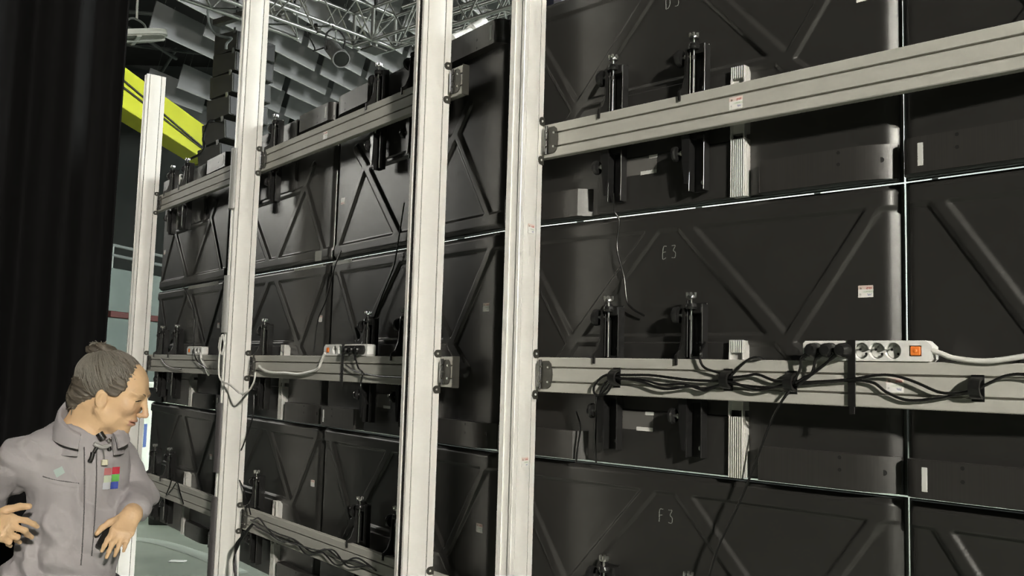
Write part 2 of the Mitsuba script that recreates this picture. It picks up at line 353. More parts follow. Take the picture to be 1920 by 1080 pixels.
# grey and black cable covers clipped over the slot of the second post
for (ya, yb, mm, lb) in ((311, 416, 'm_greystrip', 'grey cable cover'), (528, 628, 'm_greystrip', 'grey cable cover'), (752, 874, 'm_darkstrip', 'dark cable cover'), (922, 1110, 'm_darkstrip', 'dark cable cover')):
    z1, z0 = at_plane(430, ya, KB, nL)[2], at_plane(420, yb, KB, nL)[2]
    pts = [(.024 * math.cos(a), .018 * math.sin(a)) for a in np.linspace(0, math.pi, 13)]
    m = extrude(Polygon([(-.030 + x, -.111 - y) for x, y in pts]), z1 - z0); m.apply_translation([0, 0, z0])
    c = part(pB, 'cable_cover', ply(mv(m, MB), mm, 40), lb)
    m = cbox(-.066, -.054, -.112, -.085, z0 - .004, z1 - .01, .003); part(c, 'side_clip', ply(mv(m, MB), 'm_black'))
# --- crossbars
def rail_poly():
    h, d = .097, .024
    pts = [(0, .002), (-.002, 0), (-d + .002, 0), (-d, .002), (-d, h - .002), (-d + .002, h), (-.002, h), (0, h - .002)]
    pts += [(0, .0715), (-.0075, .071), (-.0075, .0665), (0, .066), (0, .031), (-.0075, .0305), (-.0075, .026), (0, .0255)]
    return Polygon(pts)
rp = rail_poly()
def rail_mesh(L):
    m = extrude(rp, L)      # local: x = depth (0 front, minus back), y = height, z = length
    m.apply_transform(frame4([0, -1, 0], [0, 0, 1], [1, 0, 0], [0, 0, 0]) @ np.eye(4)); return m      # depth -> +y away, height -> z, length -> x
def fix(m):
    return m if m.volume > 0 else trimesh.Trimesh(m.vertices, m.faces[:, ::-1], process=False)
plate_poly = Polygon([(0, .010), (0, .087), (.020, .087), (.028, .080), (.033, .064), (.0345, .0485), (.033, .033), (.028, .017), (.020, .010)])
def hinge(parent, A, x0, ears=True, MP=None, zt=0.):
    """black hinge clamp: leaf on the crossbar, knuckles, and two ears on the post"""
    hk = None
    m = extrude(plate_poly, .004); m.apply_transform(frame4([1, 0, 0], [0, 0, 1], [0, -1, 0], [x0, 0, 0]))
    hk = part(parent, 'hinge', ply(mv(fix(m), A), 'm_hinge'), 'black hinge clamp')
    part(hk, 'knuckle', ply(mv(cat(*[cyl([x0 - .006, -.008, z0], [x0 - .006, -.008, z0 + .018], .005, 10) for z0 in (.008, .030, .050, .072)]), A), 'm_black', 30))
    for xx in (x0 - .006, x0 - .012): part(hk, 'pin', ply(mv(cyl([xx, -.013, .014], [xx, -.013, .084], .0012, 8), A), 'm_steel', 30), 'bright steel pin')
    for z0 in (.0285, .0690): 
        part(hk, 'bolt', ply(mv(lathe([(0, .003), (.003, .0025), (.0042, 0), (0, 0)], 12, [0, -1, 0], [x0 + .020, -.004, z0]), A), 'm_steel', 30), 'steel bolt')
        part(hk, 'stud', ply(mv(cyl([x0 + .024, -.004, z0], [x0 + .046, -.001, z0], .0022, 8, .001), A), 'm_hinge'))
    if MP is not None:
        for z0 in (.106, -.008):
            e = Polygon([(.004, -.012), (-.010, -.012)] + [(-.010 - .0125 * math.sin(a), .0125 * -math.cos(a)) for a in np.linspace(0, math.pi, 12)] + [(.004, .012)])
            m = extrude(e.buffer(0), .003)      # x across the face towards the camera, y up
            m.apply_transform(frame4([0, 1, 0], [0, 0, 1], [1, 0, 0], [.0008, -.002, zt + z0]))
            part(hk, 'ear', ply(mv(fix(m), MP), 'm_hinge'), 'round black ear on the post')
            part(hk, 'bolt', ply(mv(lathe([(0, .0032), (.0022, .0028), (.0036, 0), (0, 0)], 12, [1, 0, 0], [.0038, -.012, zt + z0]), MP), 'm_bolt', 30), 'steel bolt')
    return hk
def crossbar(label, t, n, o, s0, s1, ztop, hinges, MP, sticker=None):
    th = thing('crossbar', label, 'crossbar', 'aluminium crossbars')
    A = place(t, n, [*(o + t * s0), ztop - .097])
    part(th, 'profile', ply(mv(fix(rail_mesh(s1 - s0)), A), 'm_rail', 25))
    A0 = place(t, n, [*o, ztop - .097])
    if s1 > sC and o is LA: part(th, 'end_cap', ply(mv(cbox(s1 - s0, s1 - s0 + .003, -.0015, .025, -.0015, .0985, .001), A), 'm_hinge'), 'dark end cap')
    for x0, mp in hinges: hinge(th, A0, x0, True, mp, ztop - .097)
    if sticker is not None:
        q = quad_uv(sticker - .018, sticker + .018, .033, .063, -.0008); m = trimesh.Trimesh(*q['mesh'], process=False); m.apply_transform(A0)
        part(th, 'sticker', ply((np.array(m.vertices), np.array(m.faces)), 'm_sticker', uv=q['uv']), 'small white printed sticker')
    return th
sA, sB, sC = [(K - LA) @ tL for K in (KA, KB, KC)]
RTOP = {'L': [EYE + .9888, EYE + .0439, EYE - .6342], 'R': [EYE + .7137, EYE + .0449, EYE - .640]}
NM = ['upper', 'middle', 'lower']
def s_at(px, py, A, t, n): q = at_plane(px, py, A, n); return (q[:2] - A) @ t
bars = {}
for k in range(3):
    z = RTOP['L'][k]
    bars['AB', k] = crossbar(f'{NM[k]} crossbar between the two leftmost posts', tL, nL, LA, sA - .16, sB - .10, z, [(sA + .030, MA)], MA)
    bars['BC', k] = crossbar(f'{NM[k]} crossbar between second and third post, stub end poking past the third', tL, nL, LA, sB - .09, sC + .070, z, [(sB + .030, MB), (sC + .028, MC)], MB, sticker=(s_at(610, 255, LA, tL, nL) if k == 0 else None))
for k in range(3):
    st = [s_at(1380, 191, RA, tR, nR), s_at(1678, 726, RA, tR, nR), None][k]
    bars['D', k] = crossbar(f'{NM[k]} near crossbar running right from the stickered post out of frame', tR, nR, RA, (KD - RA) @ tR - .10, 2.0, RTOP['R'][k], [((KD - RA) @ tR + .024, MD)], MD, sticker=st)

# ================================================================ MOUNTING BRACKETS
B = {}
B['channel'] = ply(cat(cbox(-.022, -.018, -.078, -.047, .101, .245, .0008), cbox(.018, .022, -.074, -.047, .101, .235, .0008), cbox(-.022, -.018, -.078, -.047, -.145, -.004, .0008), cbox(.018, .022, -.074, -.047, -.145, -.004, .0008), cbox(-.022, .022, -.066, -.047, -.01, .105, .0008), cbox(-.020, .020, -.050, -.047, -.145, .240, .0005)), 'm_blackgloss')
B['top_bracket'] = ply(cbox(-.019, .020, -.074, -.049, .212, .236, .002), 'm_black')
B['screw'] = ply(cyl([-.008, -.078, .10], [-.008, -.078, .258], .0028, 10), 'm_steel', 30)
knob = trimesh.util.concatenate([lathe([(0, .010), (.010, .010), (.0125, .006), (.0125, 0), (0, 0)], 12, None, [-.008, -.078, .250])] + [cyl([-.008 + .011 * math.cos(a), -.078 + .011 * math.sin(a), .254], [-.008 + .011 * math.cos(a), -.078 + .011 * math.sin(a), .264], .0032, 8) for a in np.arange(6) * math.pi / 3])
B['knob'] = ply(knob, 'm_steel', 30)
B['collar'] = ply(cat(lathe([(0, 0), (.014, 0), (.016, .006), (.014, .014), (0, .014)], 16, None, [-.008, -.078, .222])), 'm_blackgloss', 30)
B['nut'] = ply(cyl([-.008, -.078, .196], [-.008, -.078, .206], .0052, 6), 'm_steel')
B['side_knob'] = ply(cat(lathe([(0, 0), (.020, 0), (.023, .005), (.023, .011), (.018, .016), (0, .017)], 20, [-1, 0, 0], [-.044, -.074, .208])), 'm_blackgloss', 35)
B['side_screw'] = ply(cat(cyl([-.046, -.074, .208], [-.022, -.074, .208], .0035, 10), cyl([-.036, -.074, .208], [-.031, -.074, .208], .007, 6)), 'm_steel')
# the hook that hangs over the crossbar: outline in depth and height, its front lip in front of the bar
hook = Polygon([(-.047, .225), (-.086, .225), (-.090, .12), (-.104, .100), (-.119, .099), (-.119, .090), (-.123, .084), (-.123, .104), (-.115, .112), (-.128, .112), (-.128, .082), (-.1125, .080), (-.1125, .0985), (-.064, .0985), (-.064, .05), (-.047, .05)]).buffer(0)
hook = Polygon([(-.047, .225), (-.084, .225), (-.088, .150), (-.100, .118), (-.1165, .106), (-.1165, .082), (-.1115, .082), (-.1115, .0985), (-.066, .0985), (-.066, -.02), (-.047, -.02)])
hm = extrude(hook, .006); hm.apply_transform(frame4([0, 1, 0], [0, 0, 1], [1, 0, 0], [-.030, 0, 0])); B['hook_plate'] = ply(fix(hm), 'm_black')
tong = Polygon([(-.020, .0), (.004, .0), (.004, -.07), (-.002, -.128), (-.010, -.128), (-.018, -.07)])
tm = extrude(tong, .005); tm.apply_transform(frame4([1, 0, 0], [0, 0, 1], [0, -1, 0], [-.018, -.080, 0])); B['tongue'] = ply(fix(tm), 'm_blackgloss')
B['lower_knob'] = ply(lathe([(0, 0), (.017, 0), (.020, .004), (.020, .010), (0, .013)], 18, [-1, 0, 0], [-.052, -.078, -.045]), 'm_blackgloss', 35)
B['lower_screw'] = ply(cat(cyl([-.054, -.078, -.045], [-.020, -.078, -.045], .0035, 10), cyl([-.044, -.078, -.045], [-.039, -.078, -.045], .007, 6)), 'm_steel')
bolt_m = lambda x, z: ply(lathe([(0, .005), (.0035, .0043), (.0064, .0015), (.0064, 0), (0, 0)], 14, [0, -1, 0], [x, -.0525, z]), 'm_bolt', 30)
B['bolts'] = [bolt_m(.008, .125), bolt_m(.008, -.122)]
UB = [(.463, 'left'), (.722, 'right')]
for row, k in (('top', 0), ('middle', 1), ('bottom', 2)):
    for i in range(5):
        for ub, side in UB:
            z = RTOP['L' if i < 3 else 'R'][k] - .097
            A = wall_M(i, z); A = A @ frame4([1, 0, 0], [0, 1, 0], [0, 0, 1], [ub, 0, 0])
            # the bar hook sits on the crossbar whatever the small angle between bar and panel
            o = A[:2, 3]; lt, ln, lo = (tL, nL, LA) if i < 3 else (tR, nR, RA)
            dn = (lo - o) @ ln - .1105; sh = np.eye(4); A[:2, 3] += ln * dn
            w = TM(A)
            b = thing('mounting_bracket', f'black bracket, {side} of two on the {COLN[i]} panel, {row} row', 'bracket', 'brackets hooked over the crossbars')
            part(b, 'channel', B['channel'], to_world=w); part(b, 'top_bracket', B['top_bracket'], to_world=w); part(b, 'hook_plate', B['hook_plate'], to_world=w)
            part(b, 'adjusting_screw', B['screw'], 'steel adjusting screw', to_world=w); part(b, 'knob', B['knob'], 'steel knob', to_world=w); part(b, 'collar', B['collar'], to_world=w); part(b, 'nut', B['nut'], to_world=w)
            s = part(b, 'side_knob', B['side_knob'], to_world=w); part(s, 'screw', B['side_screw'], 'steel screw', to_world=w)
            part(b, 'tongue', B['tongue'], to_world=w); s = part(b, 'side_knob', B['lower_knob'], to_world=w); part(s, 'screw', B['lower_screw'], 'steel screw', to_world=w)
            for bb in B['bolts']: part(b, 'bolt', bb, 'bright bolt head', to_world=w)
# ================================================================ POWER STRIPS, CABLES, CLIPS
def RP(px, py, off=.012): return at_plane(px, py, RA + nR * off, nR)
def LP(px, py, off=.012): return at_plane(px, py, LA + nL * off, nL)
def WP(i, px, py, off=.05): t, n = col_frame(i); return at_plane(px, py, P[i] + n * off, n)
def power_strip(label, t, n, o, ztop, s0, s1, nsock, sw_right, plugs):
    th = thing('power_strip', label, 'power strip')
    A = place(t, n, [*(o + t * s0), ztop + .0005]); L = s1 - s0; h = .043
    pitch = (L - .075) / nsock
    cx = [(.030 + pitch * k) if sw_right else (L - .030 - pitch * k) for k in range(nsock)]
    outline = Polygon([(.006, 0), (L - .006, 0), (L, .006), (L, h - .012), (L - .012, h), (.006, h), (0, h - .006), (0, .006)] if sw_right else [(.006, 0), (L - .006, 0), (L, .006), (L, h - .006), (L - .006, h), (.012, h), (0, h - .012), (0, .006)])
    xs = (L - .033) if sw_right else .033
    holes = [Point(c, h / 2).buffer(.0172, 20) for c in cx] + [sbox(xs - .012, h / 2 - .011, xs + .012, h / 2 + .011)]
    face = outline
    for g in holes: face = face.difference(g)
    m1 = extrude(face, .016); m2 = extrude(outline, .020); m2.apply_translation([0, 0, -.020])
    m = cat(m1, m2); m.apply_transform(frame4([1, 0, 0], [0, 0, 1], [0, -1, 0], [0, .012, 0]))
    part(th, 'body', ply(mv(fix(m), A), 'm_white', 25))
    for k, c in enumerate(cx):
        s_ = part(th, 'socket', ply(mv(lathe([(0, 0), (.0168, 0), (.0168, .002), (.0150, .004), (0, .003)], 20, [0, -1, 0], [c, .012, h / 2]), A), 'm_socket', 30), 'round socket')
        part(s_, 'contact_hole', ply(mv(cat(*[cyl([c + a, .0088, h / 2 + b], [c + a, .0080, h / 2 + b], .0027, 8) for a, b in ((-.0065, .003), (.0065, -.006))]), A), 'm_dark'))
        part(s_, 'earth_pin', ply(mv(cyl([c + .003, .009, h / 2 + .0085], [c + .003, -.004, h / 2 + .0085], .0023, 8), A), 'm_steel', 30))
    w = part(th, 'switch', ply(mv(cbox(xs - .0105, xs + .0105, -.006, .010, h / 2 - .0095, h / 2 + .0095, .002), A), 'm_switch'), 'orange lit rocker switch')
    part(w, 'indicator', {**ply(mv(lathe([(0, .0012), (.0035, .0008), (.0045, 0), (0, 0)], 12, [0, -1, 0], [xs, -.006, h / 2]), A), 'm_switch'), 'emitter': {'type': 'area', 'radiance': rgb(1.6, .75, .08)}}, 'glowing indicator')
    return th, A, cx, h
sx0, sx1 = s_at(1507, 660, RA, tR, nR), s_at(1749, 660, RA, tR, nR)
ps, PA_, PX, Ph = power_strip('white six socket power strip with orange switch on the near middle crossbar', tR, nR, RA, RTOP['R'][1], sx0, sx1, 6, True, 3)
def plug(A, x, z, label):
    t = thing('power_plug', label, 'plug', 'black plugs in the near power strip')
    part(t, 'body', ply(mv(lathe([(0, .046), (.011, .044), (.015, .036), (.0165, .018), (.0165, 0), (0, 0)], 20, [0, -1, 0], [x, .0075, z]), A), 'm_blackgloss', 35))
    part(t, 'strain_relief', ply(mv(cyl([x - .006, -.026, z - .006], [x - .026, -.022, z - .020], .006, 10, .0038), A), 'm_cord', 35))
for k in range(3): plug(PA_, PX[k], Ph / 2, ['black round plug in the leftmost socket of the near power strip', 'black round plug in the second socket of the near power strip', 'black round plug in the third socket beside the black strap'][k])
part(ps, 'cord', ply(tube([RP(1748, 657, 0), RP(1765, 663, 0), RP(1792, 672, .004), RP(1850, 677, .006), RP(1920, 668, .01), RP(2010, 650, .01)], .0056, 8, 10), 'm_whitecord', 40), 'thick white cord')
def strap(label, t, n, o, s, z0, z1, th=.020, top=None):
    k = thing('strap', label, 'strap'); A = place(t, n, [*(o + t * s), 0])
    part(k, 'band', ply(mv(cbox(-.0085, .0085, -.0075, -.0055, z0, z1, .0004), A), 'm_black'))
    part(k, 'top_fold', ply(mv(cbox(-.0085, .0085, -.0075, .036, z1 - .002, z1, .0004), A), 'm_black'))
    part(k, 'tail', ply(mv(cbox(-.006, .006, -.007, -.0045, z0 - .016, z0 + .004, .0004), A), 'm_black'))
strap('black strap tying the power strip to the near middle crossbar', tR, nR, RA, s_at(1599, 660, RA, tR, nR), RTOP['R'][1] - .097, RTOP['R'][1] + .0452)
def clip(label, t, n, o, s, z, w=.020):
    k = thing('cable_clip', label, 'cable clip', 'black cable clips stuck on the near middle crossbar'); A = place(t, n, [*(o + t * s), z])
    ring = Polygon([(.0, -.022)] + [(.028 * math.cos(a), .022 * math.sin(a)) for a in np.linspace(-math.pi / 2, math.pi / 2, 14)] + [(.0, .022)] + [(.0, .017)] + [(.021 * math.cos(a), .016 * math.sin(a)) for a in np.linspace(math.pi / 2, -math.pi / 2, 14)] + [(.0, -.017)])
    m = extrude(ring.buffer(0), w); m.apply_transform(frame4([0, -1, 0], [0, 0, 1], [1, 0, 0], [-w / 2, -.002, 0])); part(k, 'arch', ply(mv(fix(m), A), 'm_black', 35))
    part(k, 'pad', ply(mv(cbox(-w / 2 - .002, w / 2 + .002, -.002, 0, -.026, .026, .0005), A), 'm_cord'))
for (px, py), nm in zip(((1157, 708), (1366, 712), (1486, 717), (1834, 728)), ('nearest to the stickered post', 'second from the stickered post', 'below the plugs', 'right of the printed sticker')):
    clip(f'black arched cable clip on the near crossbar, {nm}', tR, nR, RA, s_at(px, py, RA, tR, nR), RP(px, py, 0)[2])
def cable(label, pts, r=.0036, m='m_cord', group=None, n=8): return whole('cable', ply(tube(pts, r, n, 8), m, 40), label, 'cable', group)
R = lambda l, off=.014: [RP(x, y, off) for x, y in l]
LL = lambda l, off=.014: [LP(x, y, off) for x, y in l]
cable('black cable lying along the crossbar between the first two clips, upper strand', R([(1152, 703), (1190, 703), (1225, 704), (1290, 712), (1345, 714), (1366, 709), (1400, 705), (1420, 702), (1455, 714), (1486, 712)]), .0033)
cable('black cable sagging between the first two clips, lowest strand', R([(1154, 708), (1200, 715), (1245, 729), (1300, 724), (1320, 732), (1345, 723), (1368, 716), (1420, 731), (1468, 722), (1488, 718)], .018), .0033)
cable('black cable between the first two clips, middle strand', R([(1156, 711), (1200, 711), (1240, 721), (1282, 720), (1312, 729), (1340, 725), (1367, 720), (1430, 726), (1484, 723)], .012), .0030)
cable('black cable coil looping left of the first clip', R([(1152, 701), (1130, 706), (1115, 722), (1114, 736), (1122, 741), (1136, 728), (1150, 706), (1140, 712), (1128, 728), (1126, 739), (1138, 736), (1153, 709)], .016), .0032)
cable('thin cable dropping from the coil over the panel below', R([(1118, 738), (1117, 765)], .012) + [WP(3, 1117, 790, .065), WP(3, 1116, 830, .065), WP(3, 1118, 868, .05)], .0026)
cable('black cable coming down from a bracket bolt to the second clip', [WP(3, 1322, 642, .075)] + R([(1314, 660), (1313, 676), (1322, 690), (1345, 698), (1365, 703)]), .0030)
cable('black cable arching up from the second clip over the crossbar edge', R([(1368, 708), (1392, 683), (1408, 672), (1424, 671)], .010) + [WP(3, 1440, 680, .06)], .0030)
for k, (l, nm) in enumerate((([(1512, 668), (1500, 692), (1490, 712)], 'first'), ([(1545, 668), (1522, 700), (1508, 708), (1492, 718)], 'second'), ([(1578, 668), (1548, 682), (1525, 700), (1496, 722)], 'third'))):
    q0 = PA_ @ np.array([PX[k] - .026, -.022, Ph / 2 - .020, 1]); cable(f'black plug lead from the {nm} socket to the clip below', [q0[:3]] + R(l[1:], .018), .0032)
cable('black cable curving high above the printed sticker on the near crossbar', R([(1486, 718), (1560, 714), (1598, 711), (1640, 704), (1675, 704), (1715, 716), (1760, 735), (1795, 737), (1834, 731)], .014), .0030)
cable('black cable dipping below the printed sticker on the near crossbar', R([(1488, 722), (1560, 716), (1600, 713), (1638, 718), (1662, 735), (1700, 750), (1750, 748), (1800, 739), (1836, 734)], .010), .0030)
cable('black cable leaving the last clip to the right', R([(1836, 728), (1860, 716), (1885, 705), (1920, 702), (1990, 712)], .016), .0030)
cable('black cable hanging from the clip below the plugs down to the bottom', R([(1484, 728), (1466, 752)], .018) + [WP(3, x, y, .07) for x, y in ((1448, 785), (1432, 825), (1415, 870), (1398, 915), (1378, 960), (1345, 1030), (1325, 1100))], .0030)
cable('thin cable from the upper bracket winding down over panel E3', [WP(3, x, y, o) for x, y, o in ((1150, 362, .08), (1152, 395, .06), (1161, 415, .05), (1157, 465, .045), (1170, 520, .045), (1175, 562, .045), (1185, 578, .045), (1208, 592, .04))], .0028)
cable('thin cable between left cover plate and panel F3', [WP(3, x, y, .062) for x, y in ((1080, 772), (1088, 800), (1083, 838), (1080, 868))], .0026)
# --- middle bay
s0, s1 = s_at(609, 658, LA, tL, nL), s_at(690, 658, LA, tL, nL)
ps2, A2, X2, h2 = power_strip('small white power strip with orange switch on the crossbar between second and third post', tL, nL, LA, RTOP['L'][1], s0, s1, 6, False, 3)
for k in range(3): plug(A2, X2[k], h2 / 2, f'black plug in the power strip of the middle bay, {["rightmost", "second from right", "third from right"][k]} socket')
strap('black strap tying the power strip of the middle bay to its crossbar', tL, nL, LA, s_at(646, 658, LA, tL, nL), RTOP['L'][1] - .099, RTOP['L'][1] + .0452)
part(ps2, 'cord', ply(tube(LL([(609, 662), (602, 678), (597, 690), (586, 696), (560, 701), (536, 699), (508, 698), (492, 692), (486, 686)], .016), .0056, 8, 8), 'm_whitecord', 40), 'white cord')
cable('white cord looping in front of the second post', [at_plane(x, y, KB + nL * (.12 + a), nL) for x, y, a in ((416, 628, .02), (413, 650, .02), (410, 690, .02), (414, 712, .015), (432, 722, .012), (452, 738, .01))] + LL([(466, 733), (476, 716), (479, 698)], .018), .0044, 'm_whitecord')
cable('white doubled cord end tied at the cable cover of the second post', [at_plane(x, y, KB + nL * .135, nL) for x, y in ((417, 628), (421, 645), (416, 664), (411, 652), (414, 632))], .0056, 'm_whitecord')
cable('black cable hanging from the plugs of the middle bay', LL([(664, 664), (672, 690), (680, 700), (676, 722), (682, 740), (690, 758)], .02), .0031)
cable('black cable running right along the crossbar of the middle bay', LL([(648, 684), (664, 695), (690, 702), (720, 706), (760, 708)], .016), .0031)
cable('dark cable from the joint of the panels down to the middle crossbar', [WP(2, 640, 470, .05), WP(1, 628, 500, .06), WP(1, 612, 560, .05), WP(1, 596, 600, .05), WP(1, 588, 660, .06)], .0028)
cable('dark cable hanging behind the third post over the middle panel', [WP(2, x, y, .045) for x, y in ((758, 380), (751, 425), (744, 470), (738, 500), (726, 530), (714, 560), (700, 600), (692, 640))], .0028)
cable('black cable zigzagging down right of the second post', LL([(476, 740), (474, 780), (458, 830), (441, 868), (440, 882), (456, 915), (464, 940), (470, 965)], .02), .0031)
for k, l in enumerate(([(470, 975), (490, 985), (520, 1000), (552, 1012), (585, 1035), (612, 1030), (640, 1050), (665, 1052), (700, 1066)], [(472, 982), (500, 998), (530, 1016), (548, 1010), (575, 1040), (604, 1036), (632, 1060), (668, 1046), (705, 1070)], [(474, 975), (486, 972), (500, 990), (520, 1008), (560, 1022), (595, 1032), (625, 1032), (652, 1062), (690, 1060)])):
    cable(['tangled black cable on the lower crossbar of the middle bay, upper strand', 'tangled black cable on the lower crossbar of the middle bay, lower strand', 'tangled black cable on the lower crossbar of the middle bay, middle strand'][k], LL(l, .014 + .004 * k), .0032)
for k in range(3):
    cable(f'black cable of the bundle running down the second post, {["outer", "middle", "inner"][k]} strand', LL([(474 - 1.5 * k, 984), (462 - 2 * k, 1000), (448 - 3 * k, 1022), (438 + 2 * k, 1050), (440 + 1.5 * k, 1078), (442, 1120)], .125), .0034)
def tape(label, i, u0, u1, z0, z1):
    A = wall_M(i, ROWZ['middle']); whole('tape_strip', ply(mv(cbox(u0, u1, -.0325, -.0312, z0, z1), A), 'm_tape'), label, 'tape')
mat('m_tape', (.20, .205, .185), .35)
tape('long shiny tape strip along the panel joint right of the second post', 1, .86, 1.15, H - .022, H - .010)
tape('short shiny tape tab standing up from the panel joint right of the second post', 1, 1.07, 1.13, H + .006, H + .050)
tape('shiny tape strip on the panel joint left of the third post', 2, .03, .20, H - .024, H - .008)
tape('wide shiny tape strip on the panel joint of the leftmost bay', 0, .62, 1.12, H - .024, H - .004)
# --- left bay
s0, s1 = s_at(352, 658, LA, tL, nL), s_at(379, 658, LA, tL, nL)
ps3, A3, X3, h3 = power_strip('white power strip end with plug on the crossbar of the leftmost bay', tL, nL, LA, RTOP['L'][1], s0, s1, 3, False, 1)
part(ps3, 'cord', ply(tube(LL([(376, 662), (378, 674), (382, 682), (387, 694), (391, 703)], .016), .006, 8, 8), 'm_whitecord', 40), 'white cord')
cable('black cable hanging over the panel of the leftmost bay', [WP(0, 344, 538, .05), WP(0, 355, 560, .05), WP(0, 364, 590, .05), WP(0, 363, 640, .06)] + LL([(363, 660), (372, 680), (386, 690)], .02), .0031)
cable('black cable drooping along the crossbar of the leftmost bay', LL([(302, 672), (312, 685), (324, 690), (340, 692)], .016), .0031)
cable('black cable tangled over the lower crossbar of the leftmost bay', LL([(325, 890), (318, 912), (312, 928), (322, 918), (332, 905), (338, 925), (344, 945)], .016), .0031)
# ================================================================ HALL BEHIND: curtain, booth, ceiling boards, beam, trusses, loudspeakers
def sheet(path, z0, z1, th=.012, nz=2):
    p = np.asarray(path, float); d = np.gradient(p, axis=0); d /= np.linalg.norm(d, axis=1)[:, None]; nn = np.stack([-d[:, 1], d[:, 0]], 1)
    poly = Polygon(np.vstack([p + nn * th / 2, (p - nn * th / 2)[::-1]])).buffer(0)
    if poly.geom_type != 'Polygon': poly = max(poly.geoms, key=lambda g: g.area)
    m = extrude(poly, z1 - z0); m.apply_translation([0, 0, z0]); return m
s = np.linspace(0, 1, 420); c0, c1 = np.array([-1.735, 3.93]), np.array([-5.2, 2.0]); L = np.linalg.norm(c1 - c0); dirc = (c1 - c0) / L; nc = np.array([dirc[1], -dirc[0]])
wav = .055 * np.sin(s * L * 2 * np.pi / .29 + .7 * np.sin(s * 9)) * (1 + .4 * np.sin(s * 13)) + .02 * np.sin(s * L * 2 * np.pi / .11)
cur = c0 + s[:, None] * L * dirc + wav[:, None] * nc
ct = thing('curtain', 'heavy black stage curtain hanging in folds behind the man', 'curtain')
part(ct, 'cloth', ply(sheet(cur, .015, EYE + 3.2, .008), 'm_curtain', 60))
part(ct, 'hem', ply(sheet(cur, .0, .10, .014), 'm_curtain', 60))
part(ct, 'pipe', ply(cyl([*c0, EYE + 3.23], [*c1, EYE + 3.23], .025, 12), 'm_pipe', 30))

# --- spectator booth at the far side of the stage
bA = np.array([-4.0, 8.6]); bd = np.array([.21, .978]); bd /= np.linalg.norm(bd); bn = np.array([bd[1], -bd[0]])
def bz(x, y): return at_plane(x, y, bA, bn)[2]
def bs(x, y): return (at_plane(x, y, bA, bn)[:2] - bA) @ bd
bM = place(bd, bn, [*bA, 0])
s0, s1 = bs(205, 560), 2.6
zz = {k: bz(270, v) for k, v in dict(mint=716, teal0=601, red=590, teal1=513, r1=490, r2=472).items()}
bt = thing('spectator_booth', 'pale booth with teal glass, red band and railing beyond the leftmost post', 'booth')
part(bt, 'lower_panel', ply(mv(cbox(s0 - .06, s1, -.02, .10, .0, zz['mint'], .004), bM), 'm_mint'), 'bright mint white lower panel')
part(bt, 'teal_panel', ply(mv(cbox(s0 - .03, s1, 0, .08, zz['mint'], zz['teal0'], .004), bM), 'm_teal'), 'teal panel')
part(bt, 'red_band', ply(mv(cbox(s0, s1, -.03, .09, zz['teal0'], zz['red'], .004), bM), 'm_red'), 'dark red band')
part(bt, 'glass_panel', ply(mv(cbox(s0, s1, .0, .03, zz['red'], zz['teal1'], .003), bM), 'm_teal'), 'teal glass panel')
for k in ('r1', 'r2'):
    z = zz[k]; part(bt, 'handrail', ply(mv(cyl([s0, .015, z], [s1, .015, z], .016, 10), bM), 'm_rail_dim', 30))
for x in (s0 + .02, s0 + .42, s0 + .95, s0 + 1.6):
    part(bt, 'railing_post', ply(mv(cyl([x, .015, zz['red']], [x, .015, zz['r2']], .014, 10), bM), 'm_rail_dim', 30))
part(bt, 'blue_notice', ply(mv(cbox(bs(268, 830) - .03, bs(268, 830) + .02, -.024, -.019, bz(268, 838), bz(268, 795)), bM), mat('m_blue', (.10, .16, .40), .6) or 'm_blue'), 'small blue notice')
part(bt, 'end_panel', ply(mv(cbox(s0 - .10, s0 - .06, -.0, 1.0, 0, zz['red'] - .1, .004), bM), 'm_hallwall'))
bb = at_height(258, 982, 0); 
whole('plinth', ply(cbox(bb[0] + .12, bb[0] + .85, bb[1] - .05, bb[1] + .3, 0, .13, .01), 'm_black'), 'low black plinth on the stage deck beyond the wall end', 'plinth')
edge = [at_height(x, y, .012) for x, y in ((205, 1006), (255, 1009), (300, 1015), (345, 1028), (388, 1043), (450, 1072))]
whole('edging_strip', ply(mv(tube(edge, .075, 8, 8), np.diag([1, 1, .16, 1.])), 'm_deckedge', 40), 'pale curved edging strip lying across the stage deck', 'floor trim')
tp = at_height(333, 1052, .003)
whole('tape_mark', ply(cbox(tp[0] - .065, tp[0] + .065, tp[1] - .04, tp[1] + .04, 0.0, .004), 'm_white'), 'short white tape mark on the stage deck', 'tape')

